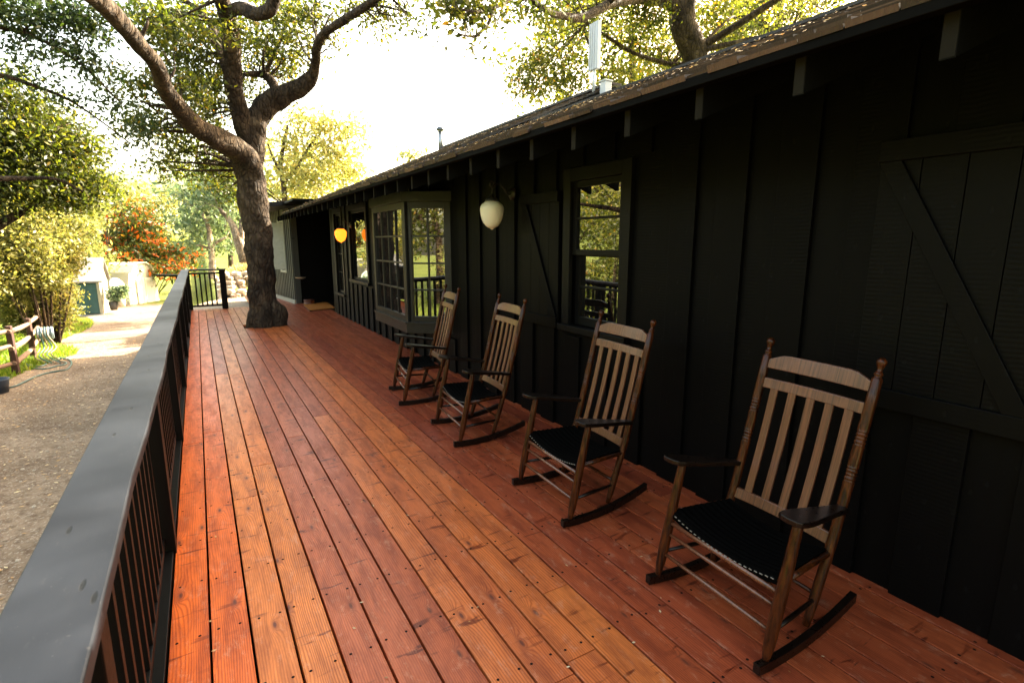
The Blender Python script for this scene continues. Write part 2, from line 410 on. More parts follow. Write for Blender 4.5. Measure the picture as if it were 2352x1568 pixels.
grid('driveway', [i / 24 for i in range(25)], space([(-30, 0, 2), (0, 36, .25)]), ground_z, DIRT, dz=.02, xmap=dmap)
grid('path', [i / 20 for i in range(21)], space([(14.0, 20.5, .2)]), ground_z, SAND, dz=.02, xmap=lambda s, y: -.9 + 3.3 * s + .1 * math.sin(y * 3))
# grass tufts
def blades(name, pts, label_kind, h=(.06, .16), mat=GRASS):
    n = len(pts); P = np.array(pts); r = np.random.default_rng(len(pts))
    a = r.uniform(0, 2 * PI, n); hh = r.uniform(h[0], h[1], n); w = hh * .09 + .004
    lean = r.normal(0, .35, (n, 2)) * hh[:, None]
    V = np.zeros((n, 3, 3)); dx = np.cos(a) * w; dy = np.sin(a) * w
    V[:, 0] = P + np.stack([dx, dy, 0 * dx], 1); V[:, 1] = P - np.stack([dx, dy, 0 * dx], 1)
    V[:, 2] = P + np.stack([lean[:, 0], lean[:, 1], hh], 1)
    return fast(name, V.reshape(-1, 3), 3, r.random(n), mat, kind='stuff')
def fast(name, V, k, tone, mat, parent=None, kind=None):
    V = np.ascontiguousarray(V, dtype=np.float32); nf = len(V) // k
    me = bpy.data.meshes.new(name); me.vertices.add(len(V)); me.vertices.foreach_set('co', V.ravel())
    me.loops.add(nf * k); me.loops.foreach_set('vertex_index', np.arange(nf * k, dtype=np.int32))
    me.polygons.add(nf); me.polygons.foreach_set('loop_start', np.arange(nf, dtype=np.int32) * k)
    me.update(calc_edges=True); me.materials.append(mat)
    me.attributes.new('tone', 'FLOAT', 'FACE').data.foreach_set('value', np.asarray(tone, dtype=np.float32))
    o = bpy.data.objects.new(name, me); COL.objects.link(o); o.parent = parent
    if kind: o['kind'] = kind
    return o
gp = []
while len(gp) < 26000:
    y = rnd.uniform(11, 30); x = dl(y) + .25 - abs(rnd.gauss(0, 1.6)) * (1 if rnd.random() < .9 else 2.2)
    if rnd.random() < .25 or math.sin(x * 5 + y * 3) + math.sin(y * 7.3 - x * 2) > -.4: gp.append((x, y, ground_z(x, y)))
for _ in range(9000):
    x = rnd.uniform(-16, -4.5); y = rnd.uniform(-9, 11); gp.append((x, y, ground_z(x, y)))
tag(blades('grass', gp, 'grass'), 'short bright green grass along the fence and the left edge of the driveway', 'grass')
gp = []
for _ in range(5000):
    x = rnd.uniform(.3, 3.2); y = rnd.uniform(19.2, 22.5); gp.append((x, y, ground_z(x, y) + .35))

# ------------------------------------------------------------------ deck
mb = MB(); x0 = -.246; W = .146
hole = (0.60, 11.10, .40)
i = 0; x = x0
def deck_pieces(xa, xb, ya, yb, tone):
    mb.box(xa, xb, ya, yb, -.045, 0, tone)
while x < 2.61:
    xa, xb = x + .0046, min(x + W - .0046, 2.62)
    yend = 14.55 if x < 1.0 else 17.2
    y = -2.6 + rnd.uniform(-1.5, 0)
    while y < yend:
        ln = rnd.choice((3.05, 3.66, 4.27, 4.88, 5.49)) ; y2 = min(y + ln, yend)
        t = rnd.random()
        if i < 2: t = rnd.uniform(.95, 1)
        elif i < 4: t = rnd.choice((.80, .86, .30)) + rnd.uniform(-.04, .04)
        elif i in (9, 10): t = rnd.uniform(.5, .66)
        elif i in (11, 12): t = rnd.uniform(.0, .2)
        elif i > 12: t = rnd.uniform(.0, .22)  # near-wall boards: own dark red-brown plus some shade put into the tone
        else: t = rnd.uniform(.2, .6)
        if abs((xa + xb) / 2 - .93) < .30 and y < 11.1 < y2:
            hw = math.sqrt(max(.001, .34 ** 2 - ((xa + xb) / 2 - .93) ** 2))
            if 11.1 - hw > y: deck_pieces(xa, xb, y + .0015, 11.1 - hw, t)
            if y2 > 11.1 + hw: deck_pieces(xa, xb, 11.1 + hw, y2 - .0015, t)
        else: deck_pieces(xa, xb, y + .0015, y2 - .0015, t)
        y = y2
    jy = .25
    while jy < yend - .1:
        for dx in (.028, W - .03):
            if x + dx < 2.58 and (abs(x + dx - .93) > .4 or abs(jy - 11.1) > .4):
                cx, cy = x + dx + rnd.gauss(0, .004), jy + rnd.gauss(0, .006); b = len(mb.v)
                for k in range(7): mb.v.append((cx + .0062 * math.cos(k * PI / 3.5), cy + .0062 * math.sin(k * PI / 3.5), .0007))
                mb.face([b + k for k in range(7)], .5, 1)
        jy += .406
    x += W; i += 1
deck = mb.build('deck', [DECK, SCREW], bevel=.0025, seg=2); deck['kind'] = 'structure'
jb = MB()
for k in range(44):
    y = -2.4 + .406 * k
    if y < 14.4: jb.box(-.24, 2.6, y - .019, y + .019, -.24, -.047)
jb.box(-.246, -.208, -3, 14.5, -.26, -.0465); jb.box(-.20, 1.0, 14.515, 14.55, -.3, -.0465)
jb.build('joists', plain('joist_wood', (.008, .005, .004), .9, spec=.05), deck)  # near-black joists: shade below the boards put into the colour
MB().box(-.2, 2.6, -3, 14.45, -.30, -.28).build('under_deck', DARK, deck)  # black sheet added so the gaps look dark, stands in for shade
# debris on the deck
V = []; T = []
def flake(V, T, p, s, nrm=None, asp=.45):
    a = rnd.uniform(0, 2 * PI); d = Vector((math.cos(a), math.sin(a), rnd.gauss(0, .12)))
    e = Vector((-math.sin(a), math.cos(a), rnd.gauss(0, .2)))
    if nrm is not None:
        qn = Vector((0, 0, 1)).rotation_difference(Vector(nrm)); d = qn @ d; e = qn @ e
    p = Vector(p); V.extend([p - d * s, p + e * s * asp, p + d * s, p - e * s * asp]); T.append(rnd.random())
for k in range(190):
    gi = rnd.randrange(0, 19); xx = x0 + gi * W + (rnd.gauss(0, .006) if rnd.random() < .6 else rnd.uniform(0, W))
    yy = rnd.uniform(.6, 10) ** 1.0
    flake(V, T, (xx, yy, .006), rnd.uniform(.004, .012))
tag(fast('fallen_leaves', np.array([tuple(v) for v in V]), 4, T, LITTER, kind='stuff'), 'small dry leaf scraps caught in the gaps of the red deck boards', 'leaf litter')

# ------------------------------------------------------------------ railing
def noise_wob(q): return .0
rl = thing('deck_railing', 'long dark railing with a wide grey cap rail along the left edge of the deck', 'railing', (-.28, 1, 0))
rl.location = (0, 0, 0)
mb = MB(); ys = [-1.5 + i * .4 for i in range(40)] + [14.42]
ys = [y for y in ys if y < 14.42] + [14.42]
prev = None
for y in ys:
    r = -.205 + .0035 * math.sin(y * 2.7) + .0025 * math.sin(y * 6.1 + 1); l = -.354 + .0022 * math.sin(y * 1.9)
    b = len(mb.v); mb.v += [(l, y, .912), (r, y, .912), (r, y, .95), (l, y, .95)]
    if prev is not None:
        for k in range(4): mb.face([prev + k, prev + (k + 1) % 4, b + (k + 1) % 4, b + k], .5)
    else: mb.face([b, b + 1, b + 2, b + 3], .5)
    prev = b
mb.face([prev + 3, prev + 2, prev + 1, prev], .5)
mb.build('cap_rail', RAIL, rl, bevel=.004)
MB().box(-.318, -.28, -1.5, 14.3, .87, .9115).build('top_rail', RAILDARK, rl, .002)
MB().box(-.318, -.28, -1.5, 14.3, .055, .093).build('bottom_rail', RAILDARK, rl, .002)
MB().box(-.292, -.2485, -1.5, 14.5, -.10, .018).build('edge_board', RAILDARK, rl, .003)
MB().box(-.36, -.294, -1.5, 14.5, -.22, -.03).build('rim_board', RAILDARK, rl, .003)
for y in (-.55, 1.25, 3.06, 4.86, 6.72, 8.5, 10.28, 12.1):
    MB().box(-.328, -.2365, y - .045, y + .045, -.22, .9115).build('post', RAILDARK, rl, .004)
py = [-.55, 1.25, 3.06, 4.86, 6.72, 8.5, 10.28, 12.1, 14.36]; nb = 0; y = .82
bal0 = MB().box(-.317, -.281, -.018, .018, .0935, .8695).build('baluster', RAILDARK, rl, .002)
bal0.location = (0, y, 0)
while y < 14.2:
    y += .138
    if min(abs(y - q) for q in py) > .075 and nb < 97:
        c = bal0.copy(); COL.objects.link(c); c.parent = rl; c.location = (0, y, 0); nb += 1
er = thing('end_railing', 'short black railing panel across the far end of the deck by the steps', 'railing', (0, 14.4, 0))
er.location = (0, 0, 0)
MB().box(-.29, -.20, 14.421, 14.46, -.1, .9115).build('post', RAILDARK, er, .004)
MB().box(.40, .53, 14.35, 14.46, -.1, .915).build('post', RAILDARK, er, .004)
MB().box(-.2045, .55, 14.34, 14.48, .9155, .95).build('cap_rail', RAIL, er, .003)
MB().box(-.199, .3995, 14.385, 14.425, .83, .8695).build('top_rail', RAILDARK, er, .002)
MB().box(-.199, .3995, 14.385, 14.425, .07, .11).build('bottom_rail', RAILDARK, er, .002)
for k in range(5):
    xx = -.199 + .6 * (k + 1) / 6
    MB().box(xx - .017, xx + .017, 14.388, 14.422, .1105, .8295).build('baluster', RAILDARK, er, .002)
sr = thing('stair_rail', 'low black handrail beyond the deck corner, left of the end railing', 'railing')
a = at(358, 632, 1, 15.6); b = at(417, 633, 1, 15.3)
MB().bar(a, b, .11, .045).build('handrail', RAILDARK, sr, .003)
pz = at(409, 640, 1, 15.35)
MB().box(pz.x - .045, pz.x + .045, pz.y - .045, pz.y + .045, -1.1, a.z - .03).build('post', RAILDARK, sr, .003)

# ------------------------------------------------------------------ house
house = thing('house', 'long single storey black board and batten house with a wood shingle roof', 'house', (2.607, 5, 0))
house.location = (0, 0, 0)
WX = 2.607; PITCHR = .405; PITCH2 = .432; EX, EZ = 1.74, 2.165
def roofz(x): return EZ + (x - EX) * PITCHR
def wall(x0_, x1_, y0_, y1_, z0_, z1_, opens, tone=.5):
    """wall slab running along y, split round its openings"""
    mb = MB(); ycuts = sorted(set([y0_, y1_] + [q for o in opens for q in o[:2]]))
    for a, b in zip(ycuts, ycuts[1:]):
        segs = [(z0_, z1_)]
        for (oa, ob, za, zb) in opens:
            if oa < (a + b) / 2 < ob:
                ns = []
                for (p, q) in segs:
                    if za > p: ns.append((p, min(q, za)))
                    if zb < q: ns.append((max(p, zb), q))
                segs = ns
        for p, q in segs: mb.box(x0_, x1_, a, b, p, q, tone)
    return mb
OPEN = [(2.88, 3.47, .91, 2.04), (9.45, 10.60, .86, 2.16), (11.30, 11.90, .50, 2.16)]
mbw = wall(WX, WX + .14, -3.2, 12.30, -.25, 2.56, OPEN)
# raised boards: right (near) edges
edges = [-1.0, -.64, -.28, .08, .44, .80, 1.16, 1.528, 1.901, 2.239, 2.622, 2.98, 3.33, 3.68, 4.02, 4.351, 4.709, 5.066, 5.403, 5.75, 6.1, 6.45, 6.8, 7.15, 7.5, 7.85, 8.2, 8.55, 8.9, 9.25, 9.6, 9.94, 10.28, 10.62, 10.95, 11.3, 11.62, 11.95]
for e in edges:
    y0_, y1_ = e, e + .195; t = rnd.random()
    segs = [(-.0, 2.555)]
    for (oa, ob, za, zb) in [(a - .11, b + .11, c - .09, d + .11) for a, b, c, d in OPEN] + [(5.9, 7.9, .42, 2.2)]:
        if y1_ > oa and y0_ < ob:
            if y0_ < oa - .02 and False: pass
            ns = []
            for p, q in segs:
                if za > p: ns.append((p, min(q, za)))
                if zb < q: ns.append((max(p, zb), q))
            segs = ns
    for p, q in segs: mbw.box(WX - .024, WX - .0002, y0_, y1_, p, q, t)
mbw.box(WX - .002, WX + .12, 12.3005, 12.45, -.25, 2.55)
mbw.build('wall', SIDE, house, .002)
# entry recess, wing wall
mb = MB(); mb.box(4.2, 4.3, 12.2, 15, -.1, 2.6); mb.box(WX + .1405, 4.2, 12.25, 12.32, -.1, 2.6)
mb.box(2.12, 4.2, 14.66, 14.72, -.1, 2.6); mb.box(1.8, 4.3, 12.0, 18, 2.42, 2.46)
mb.build('entry_recess', SIDE, house)
MB().box(2.62, 4.2, 12.321, 14.655, -.06, -.012).build('threshold', SHADE, house)
ed = MB().box(4.14, 4.199, 12.9, 13.9, 0, 2.1).build('door', SHADE, house, .004)
MB().lathe([(.0, 0), (.03, .005), (.033, .03), (.02, .05), (0, .055)], (4.135, 13.0, 1.0), 14, axis=(-1, 0, 0)).build('handle', IRON, ed)
wd = Vector((-.26, 2.13, 0)).normalized(); wn = Vector((-wd.y, wd.x, 0))
def wp(s, o, z): return Vector((2.10, 14.58, 0)) + wd * s + wn * o + Vector((0, 0, z))
mb = MB()
def wbox(s0, s1, o0, o1, z0, z1, t=.5, m=mb):
    m.hexa([wp(s0, o0, z0), wp(s1, o0, z0), wp(s1, o1, z0), wp(s0, o1, z0), wp(s0, o0, z1), wp(s1, o0, z1), wp(s1, o1, z1), wp(s0, o1, z1)], t)
wbox(0, 3.2, -.14, 0, -.2, 2.45)
mb.box(2.0, 8, 17.7, 17.8, -.3, 2.5)
s_ = .02
while s_ < 3.15:
    if not .62 < s_ < 1.0: wbox(s_, s_ + .075, .0005, .03, .1, 2.42, rnd.random())
    else: wbox(s_, s_ + .075, .0005, .03, .1, .78, rnd.random())
    s_ += .165
WING = mat_siding('wing_siding', (.075, .078, .068), .5, .3)
mb.build('wing_wall', WING, house, .002)
mb2 = MB(); wbox(0, 3.2, .0005, .045, -.12, .095, .5, mb2); mb2.build('base_trim', plain('pale_trim', (.36, .35, .29), .6), house, .003)
cw = MB(); wbox(.62, 1.06, -.02, .008, .84, 2.08, .5, cw); cwo = cw.build('window', DARK, house)
mb2 = MB()
for a_, b_, c_, d_ in ((.57, .62, .79, 2.13), (1.06, 1.11, .79, 2.13), (.6205, 1.0595, 2.08, 2.13), (.55, 1.13, .77, .83)): wbox(a_, b_, .0005, .05, c_, d_, .5, mb2)
mb2.build('frame', plain('sage_trim', (.38, .39, .34), .5), cwo, .003)
mb2 = MB(); q0 = wp(.64, .03, .86); q1 = wp(.80, .26, .86)
mb2.hexa([q0, q1, q1 + wn * .02 + wd * .02, q0 + wn * .02 + wd * .02] + [p + Vector((0, 0, 1.2)) for p in (q0, q1, q1 + wn * .02 + wd * .02, q0 + wn * .02 + wd * .02)])
mb2.build('sash', plain('sage_sash', (.40, .41, .36), .5), cwo, .003)
MB().hexa([(1.25, 13.35, 2.34), (8, 13.35, 2.9), (8, 18.3, 2.9), (1.25, 18.3, 2.34), (1.25, 13.35, 2.44), (8, 13.35, 3.0), (8, 18.3, 3.0), (1.25, 18.3, 2.44)]).build('wing_roof', plain('dark_roofing', (.012, .012, .014), .5, spec=.2), house, .004)
# other walls so that the building is closed
RX = 5.6; RZ = roofz(RX); EX2 = 2 * RX - EX; RZ = EZ + (RX - EX) * PITCH2
mb = MB(); mb.box(2.75, 9.0, -3.2, -3.05, -1.3, 2.5); mb.box(8.6, 8.74, -3.2, 14.6, -1.3, 2.5); mb.box(4.31, 8.6, 14.5, 14.6, -1.3, 2.5)
mb.prism([(EX + .9, 12.9, roofz(EX + .9) - .03), (RX, 12.9, RZ - .03), (EX2 - .9, 12.9, roofz(EX + .9) - .03)], (0, .1, 0)); mb.prism([(EX + .9, -3.2, roofz(EX + .9) - .03), (4.2, -3.2, roofz(4.2) - .03), (8.6, -3.2, 2.38)], (0, .1, 0))
mb.box(2.75, 8.6, -3.0, 14.4, -.2, -.1)
mb.build('rear_wall', SIDE, house)
# roof deck and shingles
Y0, Y1 = -3.6, 12.9
YS, RX1 = 6.5, 4.2; RZ1 = roofz(RX1)
roof = MB()
def slab(xa, za, xb, zb_, ya, yb):
    roof.hexa([(xa, ya, za), (xb, ya, zb_), (xb, yb, zb_), (xa, yb, za), (xa, ya, za + .02), (xb, ya, zb_ + .02), (xb, yb, zb_ + .02), (xa, yb, za + .02)])
slab(EX, EZ, RX1, RZ1, Y0, YS); slab(RX1, RZ1, 8.9, 2.35, Y0, YS); slab(EX, EZ, RX, RZ, YS, Y1); slab(RX, RZ, EX2, EZ, YS, Y1)
roof.prism([(RX1 + .02, YS + .02, RZ1 - .3), (RX, YS + .02, RZ - .01), (8.8, YS + .02, 2.4)], (0, .08, 0))
sl = Vector((1, 0, PITCHR)).normalized(); nr = Vector((-PITCHR, 0, 1)).normalized()
base = Vector((EX, 0, EZ + .026)); L = (RX - EX) / sl.x; L1 = (RX1 - EX) / sl.x
for ya, yb, pt, rx in ((Y0, YS, PITCHR, RX1), (YS, Y1, PITCH2, RX)):
    sv_ = Vector((1, 0, pt)).normalized(); nv_ = Vector((-pt, 0, 1)).normalized(); Ls = (rx - EX) / sv_.x; d = -.04; exp_ = .115
    while d < Ls:
        y = ya - .002
        while y < yb:
            w = rnd.uniform(.09, .24); th = rnd.uniform(.014, .026); dd = d + rnd.uniform(-.014, .008)
            A = base + sv_ * dd + nv_ * .018; B = base + sv_ * min(dd + exp_ * 1.35, Ls + .02) + nv_ * .002
            y2 = min(y + w, yb) - .002
            P = [(A.x, y + .002, A.z), (B.x, y + .002, B.z), (B.x, y2, B.z), (A.x, y2, A.z)]
            up = nv_ * th
            roof.hexa([Vector(p) for p in P] + [Vector(p) + up * (1 if i_ in (0, 3) else .5) for i_, p in enumerate(P)], rnd.random() ** 1.2, 1); roof.m[-1] = 2
            y += w
        d += exp_
roof.box(RX - .12, RX + .12, YS - .02, Y1, RZ + .035, RZ + .07, .3, 1); roof.box(RX1 - .1, RX1 + .1, Y0, YS, RZ1 + .035, RZ1 + .06, .3, 1)
roof.build('roof', [RAILDARK, SHINGLE, mat_shingle('shingle_end', 4.2)], house)  # butt faces lighter: weathered end grain plus sky light put into the colour
MB().box(EX - .045, EX - .002, Y0, Y1, EZ - .003, EZ + .034).build('fascia', plain('fascia_paint', (.0028, .0024, .0018), .7, spec=.05), house, .003)
y = -1.315; rk = 0; ro = None
while y < 14.2:
    x1_ = 3.0
    zt = lambda x_: roofz(x_) - .003
    xb = EX + .012
    P = [(xb, zt(xb)), (x1_, zt(x1_)), (x1_, zt(x1_) - .115), (xb, zt(xb) - .115)]
    if y < 12.7 or True:
        oo = MB().prism([(p[0], y - .019, p[1]) for p in P], (0, .038, 0)).box(EX + .0095, EX + .0118, y - .0175, y + .0175, P[3][1] + .003, P[0][1] - .001, .5, 1).build('rafter', [RAFTER, RAFTEND], house)
    y += .4064; rk += 1
# ---- sash windows
def win_part(cat, y0_, y1_, z0_, z1_, muntins, casing=.095, rx=.05):
    """double sash or fixed window set into the wall opening"""
    w = MB()
    w.box(WX - .035, WX + .02, y0_ - casing, y0_, z0_, z1_ + casing, .3); w.box(WX - .035, WX + .02, y1_, y1_ + casing, z0_, z1_ + casing, .6)
    w.box(WX - .035, WX + .02, y0_, y1_, z1_, z1_ + casing, .4); w.box(WX - .065, WX + .05, y0_ - casing - .02, y1_ + casing + .02, z0_ - .05, z0_, .2)
    fr = w.build('window', TRIM, house, .003)
    return fr
def sash(fr, y0_, y1_, z0_, z1_, x, st=.045, cols=1, rows=2, bot=None):
    s = MB(); bt = bot or st
    s.box(x, x + .035, y0_, y0_ + st, z0_, z1_); s.box(x, x + .035, y1_ - st, y1_, z0_, z1_)
    s.box(x + .0005, x + .0345, y0_ + st, y1_ - st, z1_ - st, z1_); s.box(x + .0005, x + .0345, y0_ + st, y1_ - st, z0_, z0_ + bt)
    a, b, c, d = y0_ + st, y1_ - st, z0_ + bt, z1_ - st
    for k in range(1, cols): s.box(x + .003, x + .03, a + (b - a) * k / cols - .009, a + (b - a) * k / cols + .009, c, d)
    for k in range(1, rows): s.box(x + .0035, x + .0295, a, b, c + (d - c) * k / rows - .009, c + (d - c) * k / rows + .009)
    s.build('sash', TRIM, fr, .002)
    MB().box(x + .018, x + .022, a, b, c, d).build('pane', GLASS, fr)
fr = win_part('w', 2.88, 3.47, .91, 2.04, 0)
sash(fr, 2.88, 3.47, 1.475, 2.04, WX - .002, .045, 1, 2); sash(fr, 2.88, 3.47, .91, 1.515, WX + .035, .05, 1, 2, .07)
fr = win_part('w', 9.45, 10.60, .86, 2.16, 0); sash(fr, 9.45, 10.6, .86, 2.16, WX + .01, .05, 1, 1)
fr = win_part('w', 11.30, 11.90, .50, 2.16, 0); sash(fr, 11.3, 11.9, .5, 2.16, WX + .01, .05, 2, 4)
# ---- shutters
def shutter(y0_, y1_, z0_, z1_):
    s = MB(); nb_ = 4; w = (y1_ - y0_) / nb_
    for k in range(nb_): s.box(WX - .048, WX - .0245, y0_ + k * w + .0015, y0_ + (k + 1) * w - .0015, z0_, z1_, rnd.random())
    s.box(WX - .067, WX - .0485, y0_, y1_, z1_ - .085, z1_, .2); s.box(WX - .067, WX - .0485, y0_, y1_, z0_, z0_ + .085, .8)
    s.prism([(WX - .066, y1_, z1_ - .0855), (WX - .066, y1_ - .085, z1_ - .0855), (WX - .066, y0_, z0_ + .086), (WX - .066, y0_ + .085, z0_ + .0855)][::1], (.0175, 0, 0), .5)
    return s.build('shutter', SHADE, house, .002)
shutter(3.60, 4.16, .865, 1.985); shutter(.62, 1.235, .86, 1.995)
# ---- bay window
bay = thing('bay_window', None, None); del_ = bay
bay.parent = house
BX = 2.157
cor = [(WX, 5.86), (BX, 6.21), (BX, 7.55), (WX, 7.9)]
def quadprism(off, z0_, z1_, m, mat, nm, bev=.003):
    pts = [(WX + .0, 5.86 - off), (BX - off, 6.21 - off * .4), (BX - off, 7.55 + off * .4), (WX + .0, 7.9 + off)]
    mb = MB().prism([(p[0], p[1], z0_) for p in pts], (0, 0, z1_ - z0_)); return mb.build(nm, mat, bay, bev)
quadprism(.03, 2.045, 2.16, None, BAYP, 'header'); quadprism(.012, .47, .585, None, BAYP, 'apron'); quadprism(.03, .5855, .61, None, BAYP, 'sill')
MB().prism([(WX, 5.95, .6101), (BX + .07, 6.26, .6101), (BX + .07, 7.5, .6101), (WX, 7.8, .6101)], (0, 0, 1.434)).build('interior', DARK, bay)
def bay_face(p0, p1, cols, rows, za=.61, zb=2.045):
    p0 = Vector((*p0, 0)); p1 = Vector((*p1, 0)); d = (p1 - p0); L_ = d.length; d.normalize(); n_ = Vector((d.y, -d.x, 0))
    if n_.x > 0 and abs(d.y) > .9: n_ = -n_
    if abs(d.y) < .9 and n_.y * (6.9 - p0.y) > 0: n_ = -n_
    f = MB()
    def bx(s0, s1, z0_, z1_, o0, o1, m=f, t=.5):
        P = [p0 + d * s0 + n_ * o0, p0 + d * s1 + n_ * o0, p0 + d * s1 + n_ * o1, p0 + d * s0 + n_ * o1]
        m.hexa([p + Vector((0, 0, z0_)) for p in P] + [p + Vector((0, 0, z1_)) for p in P], t)
    st = .085; bx(0.002, st, za, zb, -.05, 0); bx(L_ - st, L_ - .002, za, zb, -.05, 0, t=.2); bx(st, L_ - st, za, za + .068, -.0495, -.0005); bx(st, L_ - st, zb - .078, zb, -.0495, -.0005)
    f.build('frame', BAYP, bay, .003)
    a, b, c, e = st, L_ - st, za + .068, zb - .078; g = MB()
    for k in range(1, cols): bx(a + (b - a) * k / cols - .010, a + (b - a) * k / cols + .010, c, e, -.044, -.012, g)
    for k in range(1, rows): bx(a, b, c + (e - c) * k / rows - .010, c + (e - c) * k / rows + .010, -.0435, -.0125, g)
    g.build('muntins', BAYP, bay, .002)
    g = MB(); bx(a, b, c, e, -.034, -.029, g); g.build('pane', GLASS, bay)
bay_face((BX, 6.21), (WX, 5.86), 2, 4); bay_face((BX, 7.55), (BX, 6.21), 4, 4); bay_face((WX, 7.9), (BX, 7.55), 2, 4)
MB().box(BX - .006, BX + .03, 6.17, 6.235, .61, 2.045).build('corner_post', BAYP, bay, .004)

# ------------------------------------------------------------------ wall lamps
def lamp(y, xg, zc, k, globe, lab, name='wall_lamp'):
    t = thing(name, lab, 'lamp', (0, 0, 0), 0, 'globe lamps on brackets along the house wall')
    prof = [(.05, .128), (.066, .123), (.072, .115), (.094, .098), (.106, .078), (.110, .058), (.108, .03), (.103, -.004), (.094, -.036), (.080, -.066), (.060, -.092), (.042, -.106), (.030, -.111), (.022, -.114), (.014, -.122), (.004, -.127), (.001, -.128)]
    MB().lathe([(r * k, z * k) for r, z in prof][::-1], (xg, y, zc), 36).build('globe', globe, t)
    MB().lathe([(.0, .19), (.016, .188), (.022, .17), (.045, .155), (.062, .14), (.060, .126), (.05, .124)][::-1], (xg, y, zc + .0), 28).build('fitter', IRON, t)
    m_ = MB(); m_.tube([tuple(p) for p in catmull([(xg, y, zc + .185), (xg + .004, y, zc + .23), (xg + .02, y, zc + .27), (xg + .07, y, zc + .285), (xg + .12, y, zc + .25), (xg + .16, y, zc + .20), (WX - .03, y, zc + .19)], 6)], .008, 8)
    m_.tube([tuple(p) for p in catmull([(xg, y, zc + .25), (xg - .02, y, zc + .27), (xg - .01, y, zc + .30), (xg + .02, y, zc + .29), (xg + .02, y, zc + .26)], 6)], .006, 8)
    m_.build('bracket', IRON, t)
    MB().lathe([(.0, .03), (.04, .026), (.055, .012), (.058, 0)][::-1], (WX - .0245, y, zc + .20), 24, axis=(-1, 0, 0)).build('backplate', IRON, t)
lamp(4.375, 2.36, 1.815, 1.0, OPAL, 'white opal glass acorn lamp on the black wall beside the shutter')
lamp(10.46, 2.38, 1.69, 1.0, AMBER, 'glowing orange glass lamp hanging on the wall near the entry')

